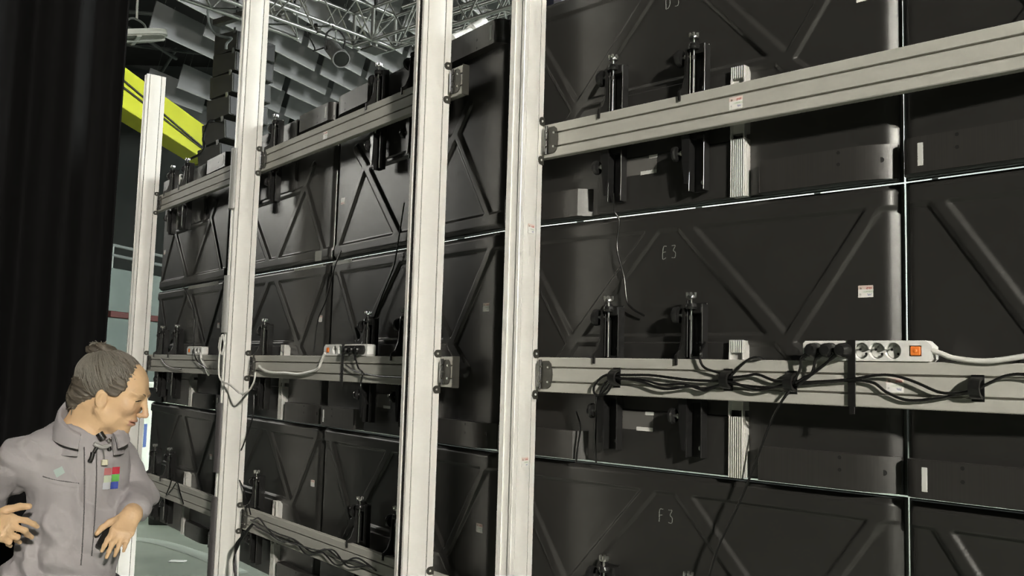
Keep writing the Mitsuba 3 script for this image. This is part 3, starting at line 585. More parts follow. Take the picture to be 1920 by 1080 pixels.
# --- ceiling boards: rows of hanging grey boards, each a little tilted
cu, cw = np.array([.405, .914]), np.array([.914, -.405])
bo = cat(cbox(0, 1.80, -.012, .012, 0, .53, .003)); be = cbox(-.004, 1.804, -.014, .014, -.014, .006, .003)
tilt = math.atan2(.15, .51)
Mt = np.eye(4); Mt[1, 1] = math.cos(tilt); Mt[1, 2] = -math.sin(tilt); Mt[2, 1] = math.sin(tilt); Mt[2, 2] = math.cos(tilt)
bo_p, be_p = ply(bo, 'm_board'), ply(be, 'm_boardedge')
ORD = ['first', 'second', 'third', 'fourth', 'fifth', 'sixth', 'seventh', 'eighth', 'ninth', 'tenth', 'eleventh', 'twelfth', 'thirteenth', 'fourteenth', 'fifteenth', 'sixteenth', 'seventeenth']
for k in range(9, -8, -1):
    nb = 0
    w0 = -8.93 - .745 * k - (.012 * k * k if k > 5 else 0); ph = {8: .82, 9: .35}.get(k, (.27 - .57 * (k - 1)) % 2.0)
    for u0 in np.arange(8 + ph, 21, 2.0):
        lo = {7: 14.4, 8: 14.5, 9: 16.0, 6: 15.2}.get(k, 11.0 + (.9 if k in (4, 5) else 0))
        if u0 < lo: continue
        if k == 5 and 13 < u0 < 15.5 and False: continue
        o = cu * u0 + cw * w0; d = R_ @ np.array([o[0] + cu[0] * .9, o[1] + cu[1] * .9, 6.2]); x, y = 960 + F * d[0] / d[2], 540 + F * d[1] / d[2]
        if not (230 < x < 1120 and -120 < y < 300): continue
        A = frame4([cu[0], cu[1], 0], [-cw[0], -cw[1], 0], [0, 0, 1], [*o, EYE + 6.0]) @ Mt
        nb += 1
        t = thing('acoustic_board', f'grey ceiling board, {ORD[9 - k]} row from yellow beam, {ORD[nb - 1]} in row from near end', 'ceiling board', 'acoustic boards under the ceiling')
        part(t, 'board', bo_p, to_world=TM(A)); part(t, 'bottom_edge', be_p, 'pale lower edge', to_world=TM(A))
        part(t, 'hanger', ply(cat(*[cyl([a, 0, .53], [a, -.0, 2.0], .006, 5) for a in (.2, 1.6)]), 'm_pipe') if 'hang_p' not in globals() else hang_p, to_world=TM(A))
for i, (a, b) in enumerate((((205, 30), (330, 110)), ((225, 82), (420, 105)), ((330, 92), (300, 140)), ((215, 20), (330, 30)))):
    p0, p1 = at_height(*a, EYE + 7.4 + .2 * i), at_height(*b, EYE + 7.4 + .2 * i)
    whole('roof_pipe', ply(cyl(p0, p1, .045, 10), 'm_pipe', 30), ['thin pipe running behind the flat lamp fixture', 'horizontal duct pipe under the dark ceiling left of the boards', 'short slanted pipe below the first big board', 'highest ceiling pipe in the dark corner beside the curtain'][i], 'pipe')

# --- yellow crane beam
yb = thing('crane_beam', 'bright yellow box beam behind the leftmost post', 'beam')
bx = lambda y: .035 * y
X0 = -6.5
def ybox(x0, x1, y0, y1, z0, z1, c=.01):
    m = cbox(x0, x1, y0, y1, z0, z1, c); S_ = np.eye(4); S_[0, 1] = .035; return mv(m, S_)
part(yb, 'girder', ply(ybox(X0 - .42, X0, 11.5, 17.55, EYE + 3.86, EYE + 4.49), 'm_yellow'))
part(yb, 'end_plate', ply(ybox(X0 - .44, X0 + .02, 17.55, 17.6, EYE + 3.84, EYE + 4.51, .004), 'm_yellowdark'))
for za, zb in ((4.36, 4.02), (4.22, 4.0)):
    part(yb, 'cable', ply(cyl([X0 + .035 * 12 + .015, 12, EYE + za], [X0 + .035 * 17.4 + .015, 17.4, EYE + zb], .016, 8), 'm_black'), 'thin black cable along the beam')
part(yb, 'support', ply(cat(ybox(X0 - .22, X0 - .18, 11.7, 11.74, EYE + 4.49, EYE + 8.6, 0)), 'm_black'))

# --- flat lamp fixture
lp = at_depth(254, 72, 9.0); lm = thing('hall_lamp', 'pale flat lamp fixture hanging by a cable beside the curtain', 'lamp')
oct_ = Polygon([(.30 * math.copysign(abs(math.cos(a)) ** .6, math.cos(a)), .26 * math.copysign(abs(math.sin(a)) ** .6, math.sin(a))) for a in np.linspace(0, 2 * math.pi, 40, endpoint=False)])
RL = trimesh.transformations.euler_matrix(.12, -.24, .5); RL[:3, 3] = lp
m = extrude(oct_, .05); part(lm, 'body', ply(mv(m, RL), 'm_fixture', 30))
m = extrude(oct_.buffer(-.03), .02); m.apply_translation([0, 0, -.012]); part(lm, 'diffuser', ply(mv(m, RL), mat('m_diffuser', (.22, .22, .19), .5) or 'm_diffuser', 30))
part(lm, 'crossbar', ply(mv(cat(cbox(-.28, .28, -.03, .03, -.035, -.012, .006), cbox(-.025, .025, -.24, .24, -.028, -.012, .006)), RL), 'm_fixture'))
part(lm, 'bracket', ply(mv(tube([(-.12, 0, .05), (-.10, 0, .14), (0, 0, .20), (.10, 0, .14), (.12, 0, .05)], .012), RL), 'm_pipe', 30))
part(lm, 'cable', ply(tube([lp + [0, 0, .2], lp + [.0, 0, .45], lp + [.06, .02, .8], lp + [.03, 0, 1.6], [lp[0], lp[1], EYE + 8.6]], .012), 'm_fixture', 30))

# --- box trusses
def truss(key_label, a, b, w, h, n, extra_end=True):
    """four chords with zigzag lacing; a, b: inner lower chord ends; w: horizontal offset vector; h: height"""
    t = thing('lighting_truss', key_label, 'truss', 'aluminium box trusses')
    a, b, w = map(np.asarray, (a, b, w)); up = np.array([0, 0, h]); r, q = .021, .0095
    for o in (0 * w, w, up, w + up): part(t, 'chord', ply(cyl(a + o, b + o, r, 12), 'm_truss', 40))
    for s_, (o1, o2) in enumerate(((0 * w, up), (w, w + up), (0 * w, w))):
        ms = []
        for k in range(n):
            p, q_ = a + (b - a) * k / n, a + (b - a) * (k + 1) / n; m_ = (p + q_) / 2
            ms += [cyl(p + o1, m_ + o2, q, 8), cyl(m_ + o2, q_ + o1, q, 8)]
        for k_, x in enumerate(ms): part(t, 'brace', ply(x, 'm_truss', 40))
    return t
ic = at_depth(698, 75, 11.0)
d1, d2 = np.array([-.667, -.745, 0]), np.array([.757, -.653, 0])
hT, wT = .42, .36
truss('silver box truss running left from the corner block above the second post', ic, ic + d1 * 5.0, -d2 * wT, hT, 9)
truss('silver box truss running right from the corner block behind the third post', ic, ic + d2 * 5.0, -d1 * wT, hT, 9)
cb = thing('truss_corner', 'silver laced corner block joining the two trusses', 'truss corner')
w1, w2 = -d1 * wT, -d2 * wT
cs = [ic, ic + w1, ic + w1 + w2, ic + w2]
for k in range(4):
    part(cb, 'upright', ply(cyl(cs[k] , cs[k] + [0, 0, hT], .024, 12), 'm_truss', 40))
    for zo in (0, hT): part(cb, 'chord', ply(cyl(cs[k] + [0, 0, zo], cs[(k + 1) % 4] + [0, 0, zo], .025, 12), 'm_truss', 40))
    part(cb, 'brace', ply(cyl(cs[k], cs[(k + 1) % 4] + [0, 0, hT], .012, 8), 'm_truss', 40))
cc = sum(cs) / 4; part(cb, 'base_plate', ply(mv(cbox(-.12, .12, -.12, .12, -.05, -.03, .004), frame4([d1[0], d1[1], 0], [-d1[1], d1[0], 0], [0, 0, 1], cc)), 'm_hinge'))
part(cb, 'hoist_chain', ply(cyl(cc + [0, 0, hT], [cc[0], cc[1], EYE + 8.6], .02, 8), 'm_black'))
t3 = at_depth(753, 77, 9.2)
truss('nearer silver truss seen between the third and the fourth post', t3, t3 + d2 * 4.2, -d1 * .34, .36, 9)
t4 = at_depth(396, 16, 8.6)
truss('short silver truss crossing over the loudspeaker column', t4 + d1 * .5, t4 - d1 * 1.0 + [0, 0, 0], d2 * .3, .34, 3)
for i, (x, y) in enumerate(((524, 30), (592, 54))):
    c = at_depth(x, y, 10.2 + .4 * i); k = whole('truss_clamp', ply(mv(cat(cbox(-.07, .07, -.03, .03, -.05, -.01, .006), cyl([0, 0, -.02], [0, 0, .06], .022, 10)), frame4([d2[0], d2[1], 0], [-d2[1], d2[0], 0], [0, 0, 1], c)), 'm_hinge'), ['dark clamp under the truss nearer to the second post', 'dark clamp under the truss nearer to the spotlight'][i], 'clamp')
# --- spotlight
sp_ = thing('spotlight', 'grey cylindrical spotlight with dark lens hanging from the truss', 'spotlight')
f0, f1 = at_depth(620, 86, 10.6), at_depth(640, 111, 10.25)
ax = (f1 - f0) / np.linalg.norm(f1 - f0); fl = np.linalg.norm(f1 - f0)
part(sp_, 'barrel', ply(lathe([(0, -.03), (.066, -.03), (.082, .0), (.090, .04), (.090, fl - .10), (.104, fl - .08), (.104, fl), (.090, fl), (.090, fl - .02), (0, fl - .02)], 28, ax, f0), mat('m_spot', (.16, .16, .16), .4, .4) or 'm_spot', 30))
part(sp_, 'lens', ply(lathe([(0, fl - .018), (.088, fl - .018), (.088, fl - .012), (0, fl - .008)], 24, ax, f0), 'm_lens', 30), 'dark round lens')
mid = f0 + ax * fl * .4; sd = np.cross(ax, [0, 0, 1.]); sd /= np.linalg.norm(sd)
part(sp_, 'yoke', ply(cat(tube([mid + sd * .10, mid + sd * .115 + [0, 0, .16], mid + sd * .05 + [0, 0, .25], mid - sd * .05 + [0, 0, .25], mid - sd * .115 + [0, 0, .16], mid - sd * .10], .011)), 'm_black', 30))
hk_ = ic + d1 * ((mid - ic) @ d1); part(sp_, 'hook_clamp', ply(cat(cyl(mid + [0, 0, .245], hk_, .014, 8), lathe([(0, -.03), (.034, -.03), (.034, .03), (0, .03)], 14, d1, hk_)), 'm_steel', 30))
part(sp_, 'tail_cable', ply(tube([f0, f0 - sd * -.2 + [0, 0, -.1], at_depth(590, 90, 10.6), at_depth(575, 60, 10.4)], .008), 'm_black'))
# --- pale tube behind the third post and dark blue unit on top of the wall
whole('pale_duct', ply(cat(cyl(at_depth(846, 74, 6.6), at_depth(880, 60, 7.2), .035, 16), cyl(at_depth(884, 57, 7.25), at_depth(906, 43, 7.6), .045, 16)), 'm_white', 35), 'pale round duct just above the upside down panel by the third post', 'duct')
pj = at_depth(1040, 3, 5.2)
whole('dark_unit', ply(mv(cbox(-.12, .12, -.14, .14, -.13, .10, .03), frame4([.8, -.6, 0], [.6, .8, 0], [0, 0, 1], pj)), mat('m_navy', (.012, .013, .024), .5) or 'm_navy', 20), 'dark blue box behind the top edge of the near wall', 'box')

# --- loudspeaker column
la = thing('line_array', 'tall column of dark stacked loudspeaker cabinets behind the second post', 'loudspeaker')
cen = [(466, 92, .0), (463, 130, .02), (458, 170, .05), (452, 212, .08), (444, 256, .12), (436, 300, .17), (428, 344, .22)]
ang = math.radians(-35); sx, sy = np.array([math.cos(ang), math.sin(ang), 0]), np.array([-math.sin(ang), math.cos(ang), 0])
prev = None
for i, (x, y, tl) in enumerate(cen):
    c = at_depth(x, y, 11.6); 
    hh = .140; pr = Polygon([(-.29, -hh), (.15, -hh * .86), (.15, hh * .86), (-.29, hh)])
    m = extrude(pr, .62); m.apply_translation([0, 0, -.31]); A = frame4(sx * math.cos(tl) + np.array([0, 0, math.sin(tl)]), np.array([0, 0, math.cos(tl)]) - sx * math.sin(tl), -sy, c)
    k = part(la, 'cabinet', ply(fix(mv(m, A)), 'm_speaker'), 'dark loudspeaker cabinet')
    part(k, 'grille', ply(fix(mv(cbox(.15, .158, -hh * .8, hh * .8, -.29, .29, .002), A)), 'm_speakergrille'))
    part(k, 'connector', ply(fix(mv(cat(cbox(-.305, -.29, -.10, -.085, .05, .20), cbox(-.305, -.29, -.012, .0, .12, .24)), A)), 'm_label'), 'pale rear tag')
    part(k, 'link_bar', ply(fix(mv(cbox(.09, .13, hh * .7, hh * 1.2, .305, .318, .002), A)), 'm_steel'))
top = at_depth(445, 30, 11.6)
part(la, 'flying_frame', ply(mv(cbox(-.45, .28, -.05, .05, -.05, .03, .01), frame4(sx, sy, [0, 0, 1], top)), 'm_hinge'))
part(la, 'motor_chain', ply(cyl(top, [top[0], top[1], EYE + 8.6], .02, 8), 'm_black'))
whole('speaker_cable', ply(tube([at_depth(390, 12, 9.8), at_depth(391, 40, 9.8), at_depth(402, 62, 9.7), at_depth(424, 70, 9.6), at_depth(434, 72, 9.6), at_depth(425, 82, 9.6), at_depth(424, 92, 9.6)], .014), 'm_rail_dim', 30), 'grey cable curving to the top of the loudspeaker column', 'cable')
whole('speaker_cable', ply(tube([at_depth(404, 226, 11.6), at_depth(392, 228, 11.1), at_depth(384, 246, 10.9), at_depth(381, 262, 10.9), at_depth(384, 274, 10.9), at_depth(376, 288, 10.9), at_depth(354, 300, 10.9), at_depth(352, 312, 10.9), at_depth(360, 318, 10.9)], .014), 'm_cord', 30), 'black cable looping below the loudspeaker column', 'cable')
# ================================================================ THE MAN
class Field:
    """signed distance grid; primitives are blended in near where they lie"""
    def __init__(s, lo, hi, h):
        s.lo, s.h = np.array(lo, float), h; s.n = np.ceil((np.array(hi) - s.lo) / h).astype(int) + 1
        s.f = np.full(s.n, .05, np.float32)
    def _win(s, lo, hi):
        a = np.maximum(((lo - s.lo) / s.h).astype(int), 0); b = np.minimum(((hi - s.lo) / s.h).astype(int) + 2, s.n)
        if (b <= a).any(): return None, None
        g = [s.lo[k] + s.h * np.arange(a[k], b[k], dtype=np.float32) for k in range(3)]
        return tuple(slice(a[k], b[k]) for k in range(3)), np.meshgrid(*[x.astype(np.float32) for x in g], indexing='ij')
    def blend(s, w, d, k, sub=False):
        o = s.f[w]
        if sub: s.f[w] = smax(o, -d, k)
        else: s.f[w] = smin(o, d, k)
    def cone(s, a, b, ra, rb, k=.01, sub=False, flat=None):
        a, b = np.array(a, float), np.array(b, float); m = max(ra, rb) + .05
        w, g = s._win(np.minimum(a, b) - m, np.maximum(a, b) + m)
        if w is None: return
        ab = b - a; L2 = ab @ ab + 1e-9; p = [g[i] - a[i] for i in range(3)]
        t = np.clip((p[0] * ab[0] + p[1] * ab[1] + p[2] * ab[2]) / L2, 0, 1)
        q = [p[i] - t * ab[i] for i in range(3)]
        if flat is not None:      # squash across the direction flat[0] by the factor flat[1]
            fd, fs = np.array(flat[0]) / np.linalg.norm(flat[0]), flat[1]; dd = (q[0] * fd[0] + q[1] * fd[1] + q[2] * fd[2]) * (1 / fs - 1)
            q = [q[i] + dd * fd[i] for i in range(3)]
        d = np.sqrt(q[0] ** 2 + q[1] ** 2 + q[2] ** 2) - (ra + (rb - ra) * t)
        s.blend(w, d, k, sub)
    def ell(s, c, r, ax=None, k=.01, sub=False):
        c, r = np.array(c, float), np.array(r, float); m = r.max() + .05
        w, g = s._win(c - m, c + m)
        if w is None: return
        ax = np.eye(3) if ax is None else np.array(ax); p = [g[i] - c[i] for i in range(3)]
        q = [(p[0] * ax[i][0] + p[1] * ax[i][1] + p[2] * ax[i][2]) for i in range(3)]
        k0 = np.sqrt(sum((q[i] / r[i]) ** 2 for i in range(3))); k1 = np.sqrt(sum((q[i] / r[i] ** 2) ** 2 for i in range(3)))
        s.blend(w, k0 * (k0 - 1) / np.maximum(k1, 1e-6), k, sub)
    def plane_cut(s, c, n):
        """remove what lies on the side that n points to"""
        g = [s.lo[k] + s.h * np.arange(s.n[k], dtype=np.float32) for k in range(3)]; n = np.array(n) / np.linalg.norm(n)
        d = (g[0] - c[0])[:, None, None] * n[0] + (g[1] - c[1])[None, :, None] * n[1] + (g[2] - c[2])[None, None, :] * n[2]
        s.f = np.maximum(s.f, d.astype(np.float32))
    def mesh(s):
        f = s.f; ins = f < 0; c = np.zeros(np.array(f.shape) - 1, np.uint8)
        sl = lambda a, n: slice(a, a + n)
        n = c.shape
        for i in (0, 1):
            for j in (0, 1):
                for k in (0, 1): c += ins[sl(i, n[0]), sl(j, n[1]), sl(k, n[2])]
        act = np.argwhere((c > 0) & (c < 8)); idx = np.full(n, -1, np.int32); idx[tuple(act.T)] = np.arange(len(act))
        acc, cnt = np.zeros((len(act), 3)), np.zeros(len(act))
        cor = [(i, j, k) for i in (0, 1) for j in (0, 1) for k in (0, 1)]
        for a in cor:
            for ax in range(3):
                if a[ax]: continue
                b = list(a); b[ax] = 1
                fa = f[act[:, 0] + a[0], act[:, 1] + a[1], act[:, 2] + a[2]]; fb = f[act[:, 0] + b[0], act[:, 1] + b[1], act[:, 2] + b[2]]
                x = (fa < 0) != (fb < 0); t = np.where(x, fa / np.where(x, fa - fb, 1), 0)
                p = np.tile(np.array(a, float), (len(act), 1)); p[:, ax] = t
                acc[x] += p[x]; cnt[x] += 1
        v = s.lo + s.h * (act + acc / cnt[:, None]); F_ = []
        for ax in range(3):
            u, w_ = (ax + 1) % 3, (ax + 2) % 3
            A = np.take(ins, range(0, f.shape[ax] - 1), ax); B_ = np.take(ins, range(1, f.shape[ax]), ax); e = np.argwhere(A != B_)
            e = e[(e[:, u] > 0) & (e[:, w_] > 0) & (e[:, u] < n[u]) & (e[:, w_] < n[w_])]
            def g(du, dw):
                q = e.copy(); q[:, u] -= du; q[:, w_] -= dw; return idx[tuple(q.T)]
            q = np.stack([g(1, 1), g(0, 1), g(0, 0), g(1, 0)], 1); fl = A[tuple(e.T)]
            q = np.where(fl[:, None], q, q[:, ::-1]); F_ += [q[:, [0, 1, 2]], q[:, [0, 2, 3]]]
        return trimesh.Trimesh(v, np.vstack(F_), process=False)
def smin(a, b, k):
    h = np.clip(.5 + .5 * (b - a) / k, 0, 1); return b + (a - b) * h - k * h * (1 - h)
def smax(a, b, k): return -smin(-a, -b, k)
def N(v): v = np.array(v, float); return v / np.linalg.norm(v)
def pt(x, y, Y): return at_depth(x, y, Y)
YM = 2.62
neck0 = pt(158, 815, YM); hc = pt(211, 738, YM)                       # base of the neck, middle of the head
hf = N([.93, .08, -.36]); hl = N(np.cross([0, 0, 1], hf)); hu = np.cross(hf, hl)      # head: facing, left, up
hf = N(hf); 
def hp(f, l, u): return hc + hf * f + hl * l + hu * u
shR, shL = pt(40, 864, 2.54), pt(214, 862, 2.80)
elR, wrR = pt(-64, 956, 2.62), pt(-40, 984, 2.38)
elL, wrL = pt(256, 930, 2.80), pt(248, 964, 2.58)
chest, waist, pelvis = pt(150, 905, 2.64), pt(138, 1000, 2.62), pt(92, 1116, 2.62)
bf = N([.62, -.78, 0]); bl = N(np.cross([0, 0, 1], bf))              # body facing, its left
hipR, hipL = pelvis - bl * .10 + [0, 0, -.06], pelvis + bl * .10 + [0, 0, -.06]
ftR, ftL = np.array([hipR[0] - .02, hipR[1] - .02, .075]), np.array([hipL[0] + .06, hipL[1] + .02, .075])
knR, knL = hipR * .5 + ftR * .5 + bf * .03, hipL * .5 + ftL * .5 + bf * .03
lo = np.minimum.reduce([elR, hipR, wrR, hc]) - [.12, .12, 2]; hi = np.maximum.reduce([hc, elL, shL, wrL]) + [.22, .22, .22]; lo[2] = 0.0
B_ = Field(lo, hi, .0034)
# head
B_.ell(hp(-.012, 0, .034), (.090, .070, .074), (hf, hl, hu), .012)
B_.ell(hp(.028, 0, .010), (.060, .060, .088), (hf, hl, hu), .02)
B_.ell(hp(.038, 0, -.056), (.044, .047, .040), (hf, hl, hu), .022)
B_.ell(hp(.066, 0, -.083), (.021, .023, .017), (hf, hl, hu), .016)
for sgn in (-1, 1):
    B_.ell(hp(.010, sgn * .044, -.055), (.040, .016, .040), (hf, hl, hu), .02)
    B_.ell(hp(.062, sgn * .036, -.012), (.022, .022, .020), (hf, hl, hu), .018)
    B_.ell(hp(.074, sgn * .030, .030), (.016, .026, .010), (hf, hl, hu), .014)
    B_.ell(hp(.101, sgn * .032, .013), (.014, .017, .010), (hf, hl, hu), .008, True)
    B_.ell(hp(.0735, sgn * .031, .011), (.0125, .0135, .0125), (hf, hl, hu), .003)
    B_.cone(hp(.081, sgn * .020, .019), hp(.078, sgn * .044, .016), .0050, .0042, .004); B_.cone(hp(.079, sgn * .021, .004), hp(.076, sgn * .042, .004), .0038, .0032, .004)
    B_.cone(hp(.002, sgn * .060, -.046), hp(.058, sgn * .014, -.082), .013, .014, .014)
    e = hp(.000, sgn * .073, -.014); B_.ell(e, (.016, .008, .027), (N(hf + .35 * hu), N(hl * 1. + hf * .25 * sgn), N(hu - .35 * hf)), .006)
    B_.ell(e + hl * sgn * .007 + hf * .004, (.010, .006, .018), (hf, hl, hu), .005, True)
B_.cone(hp(.086, 0, .024), hp(.109, 0, -.019), .0065, .0082, .010)
B_.ell(hp(.107, 0, -.022), (.0100, .0095, .008), (hf, hl, hu), .006)
for sgn in (-1, 1): B_.ell(hp(.098, sgn * .0115, -.026), (.010, .007, .007), (hf, hl, hu), .005)
B_.ell(hp(.080, 0, -.050), (.013, .027, .013), (hf, hl, hu), .012); B_.ell(hp(.089, 0, -.047), (.006, .018, .004), (hf, hl, hu), .006); B_.ell(hp(.087, 0, -.0565), (.006, .017, .004), (hf, hl, hu), .006)
B_.ell(hp(.092, 0, -.0518), (.014, .025, .0026), (hf, hl, hu), .003, True)
for sgn in (-1, 1): B_.cone(hp(.088, sgn * .020, -.051), hp(.072, sgn * .034, -.046), .0026, .0016, .004, True)
B_.cone(hp(-.040, 0, -.050), neck0 + bl * .01, .050, .056, .02)
B_.cone(hp(-.004, 0, -.070), neck0 + bf * .025 + [0, 0, -.01], .042, .054, .02)
# trunk and limbs
B_.cone(chest + [0, 0, .06], waist, .105, .10, .03, flat=(bf, .80)); B_.cone(waist, pelvis, .10, .125, .03, flat=(bf, .82))
B_.cone(shR + bl * .05, shL - bl * .05, .050, .050, .03); B_.cone(neck0, chest, .065, .095, .03, flat=(bf, .85))
for a, b, c in ((shR, elR, wrR), (shL, elL, wrL)): B_.cone(a, b, .046, .037, .015); B_.cone(b, c, .037, .026, .02)
for a, b, c in ((hipR, knR, ftR), (hipL, knL, ftL)): B_.cone(a, b, .085, .055, .04); B_.cone(b, c, .054, .038, .03); B_.cone(c, c + bf * .15 + [0, 0, -.035], .036, .030, .02)
def hand(wr, d, back, thumb, curls, tcurl, sc=1.0, spread=.10, tdir=None):
    """d: towards the fingers; back: out of the back of the hand; thumb: side of the thumb"""
    d = N(d); back = N(back - d * np.dot(back, d)); th = N(thumb - d * np.dot(thumb, d) - back * np.dot(thumb, back))
    offs = [.030, .010, -.010, -.028]; lens = [(.040, .024, .019), (.044, .028, .020), (.040, .026, .019), (.032, .019, .017)]; rad = [.0092, .0094, .0088, .0078]
    tips = []
    kn = [wr + d * (.088 - .006 * abs(k - 1)) * sc + th * o * sc for k, o in enumerate(offs)]
    for k in range(4):
        B_.cone(wr + th * offs[k] * .55 * sc, kn[k], .0155 * sc, .0125 * sc, .012, flat=(back, .95))
        p, dirn = kn[k], N(d + th * offs[k] * spread / .03)
        for j, l in enumerate(lens[k]):
            a = curls[k][j]; dirn = N(dirn * math.cos(a) - back * math.sin(a) * 1.0) if j == 0 else N(dirn * math.cos(a) - N(np.cross(np.cross(dirn, back), dirn)) * math.sin(a))
            q = p + dirn * l * sc; r = rad[k] * sc * (1 - .10 * j); B_.cone(p, q, r, r * .90, .0045 if j else .008); p = q
        tips.append(p)
    b0 = wr + d * .022 * sc + th * .026 * sc - back * .006; tdir = N(d * .62 + th * .75 - back * .25) if tdir is None else N(tdir)
    b1 = b0 + tdir * .042 * sc; B_.cone(b0, b1, .0165 * sc, .0125 * sc, .012)
    d2 = N(tdir + d * tcurl); b2 = b1 + d2 * .032 * sc; B_.cone(b1, b2, .0118 * sc, .0105 * sc, .005)
    d3 = N(d2 + d * tcurl * .6 - th * .2); b3 = b2 + d3 * .025 * sc; B_.cone(b2, b3, .0105 * sc, .0088 * sc, .004)
    return tips + [b3]
tR_ = hand(wrR, [.96, -.12, -.06], [.1, -.75, .45], [.15, -.1, 1], [(.32, .75, .4), (.85, 1.0, .5), (1.0, 1.15, .6), (1.05, 1.2, .6)], .75, .92, .05)
tL_ = hand(wrL, [-.08, -.76, -.64], [.34, -.60, .72], [-.88, .05, .42], [(.15, .35, .2), (.20, .42, .25), (.22, .46, .25), (.25, .50, .3)], .7, .77, .05)
body = B_.mesh(); v = body.vertices
col = np.tile([.60, .405, .235], (len(v), 1))
lip = (np.linalg.norm(v - hp(.088, 0, -.052), axis=1) < .027) & (np.abs((v - hp(0, 0, -.052)) @ hu) < .0095) & ((v - hc) @ hf > .079) & (np.abs((v - hc) @ hl) < .024)
col[lip] = [.50, .27, .19]
chk = np.exp(-((np.linalg.norm(v - hp(.070, -.040, -.02), axis=1) / .03) ** 2))[:, None]; col = col * (1 - .25 * chk) + np.array([.56, .30, .20]) * .25 * chk
nz_ = np.exp(-((np.linalg.norm(v - hp(.110, 0, -.022), axis=1) / .014) ** 2))[:, None]; col = col * (1 - .5 * nz_) + np.array([.62, .36, .27]) * .5 * nz_
mat('m_skin', {'type': 'mesh_attribute', 'name': 'vertex_color'}, .48, 0., .4)
person = thing('person', 'man in grey work jacket with hair tied up, turning to look at the panels', 'person')
part(person, 'body', mikit.ply(body, 'm_skin', True, color=col), 'bare face and hands')
# eyes and brows
mat('m_hairdark', (.02, .015, .012), .7)
for sgn in (-1, 1):
    part(person, 'eye', ply(cat(lathe([(0, .0115), (.006, .010), (.010, .006), (.0115, 0), (0, -.006)], 16, hf, hp(.0735, sgn * .031, .0115))), mat('m_eye', (.55, .52, .48), .2) or 'm_eye', True))
    part(person, 'iris', ply(lathe([(0, .0125), (.0035, .0118), (.0055, .0100), (0, .008)], 14, N(hf - .12 * hu), hp(.0735, sgn * .031, .0112)), 'm_blackgloss', True))
    part(person, 'eyelash', ply(tube([hp(.0862, sgn * .020, .0150), hp(.0868, sgn * .032, .0150), hp(.0815, sgn * .045, .0110)], .0013, 6, 6), 'm_hairdark', True))
    part(person, 'eyebrow', ply(tube([hp(.0905, sgn * .014, .030), hp(.0895, sgn * .030, .035), hp(.079, sgn * .046, .031)], .0014, 6, 6), mat('m_brow', (.17, .12, .08), .8) or 'm_brow', True))
# hair, tied into a small bun at the crown
Hh = Field(hc - .19, hc + .21, .0030)
Hh.ell(hp(-.020, 0, .038), (.094, .078, .078), (hf, hl, hu), .012)
Hh.ell(hp(-.066, 0, -.010), (.048, .062, .062), (hf, hl, hu), .02)
Hh.ell(hp(-.075, 0, -.050), (.030, .050, .035), (hf, hl, hu), .02)
for sgn in (-1, 1): Hh.ell(hp(.022, sgn * .060, .018), (.026, .016, .040), (hf, hl, hu), .012)
for k in range(9):
    a = k * 2.4; c = hp(-.078 + .020 * math.cos(a), .016 * math.sin(a), .098 + .010 * math.sin(a * 1.7)); Hh.ell(c, (.020, .015, .014), (N(hf + .5 * hl * math.cos(a)), hl, hu), .008)
# face and ears stay free of hair
Hh.plane_cut(hp(.058, 0, .055), hf * .80 - hu * .42)
for sgn in (-1, 1): Hh.ell(hp(.003, sgn * .080, -.020), (.022, .022, .032), (hf, hl, hu), .006, True); Hh.ell(hp(.035, sgn * .07, -.04), (.05, .03, .045), (hf, hl, hu), .008, True)
hm_ = Hh.mesh(); q = hm_.vertices - hc
g = [meshkit.fbm(np.stack([q @ hf * 22, q @ hl * 60 + 3, q @ hu * 60], 1)) if True else 0][0]
vn = trimesh.Trimesh(hm_.vertices, hm_.faces, process=False).vertex_normals
g2 = np.asarray(meshkit.fbm(np.stack([q @ hf * 40, q @ hl * 120 + 7, q @ hu * 170], 1))); s1_ = 2.4 * (g2 - .5); hm_.vertices = hm_.vertices + vn * (.004 * s1_ + .008 * (np.asarray(g) - .5))[:, None]
tcol = np.clip(.5 + .35 * s1_ + .9 * (np.asarray(g) - .5), 0, 1)[:, None]; hcol = np.array([.022, .018, .014]) * (1 - tcol) + np.array([.135, .115, .09]) * tcol
mat('m_hair', {'type': 'mesh_attribute', 'name': 'vertex_color'}, .55, 0., .4)
part(person, 'hair', mikit.ply(hm_, 'm_hair', True, color=hcol), 'greying brown hair tied up')
ms = []
cap_c = hp(-.022, 0, .036); bun = hp(-.078, 0, .098)
def on_cap(dv, up_):     # a point on the hair cap in the direction dv
    dv = N(dv); r_ = 1 / math.sqrt((dv @ hf / .094) ** 2 + (dv @ hl / .078) ** 2 + (dv @ hu / .078) ** 2); return cap_c + dv * (r_ + up_)
for k in range(900):
    a, b = rng.uniform(0, 2 * math.pi), rng.uniform(-.75, 1.2); dv = hf * math.cos(a) * math.cos(b) + hl * math.sin(a) * math.cos(b) + hu * math.sin(b)
    st = on_cap(dv, .001)
    if (st - hp(.050, 0, .055)) @ (hf * .80 - hu * .42) > 0: continue
    db = N(bun - cap_c); up_ = rng.uniform(.001, .005); pts_ = []
    for t_ in np.linspace(0, rng.uniform(.35, .95), 6): pts_.append(on_cap(N(dv) * (1 - t_) + db * t_ + hl * .10 * math.sin(t_ * 5 + k) * rng.uniform(.2, 1), .0005 + up_ * math.sin(math.pi * t_ + .2)))
    ms.append(tube(pts_, rng.uniform(.0005, .0011), 3, 4))
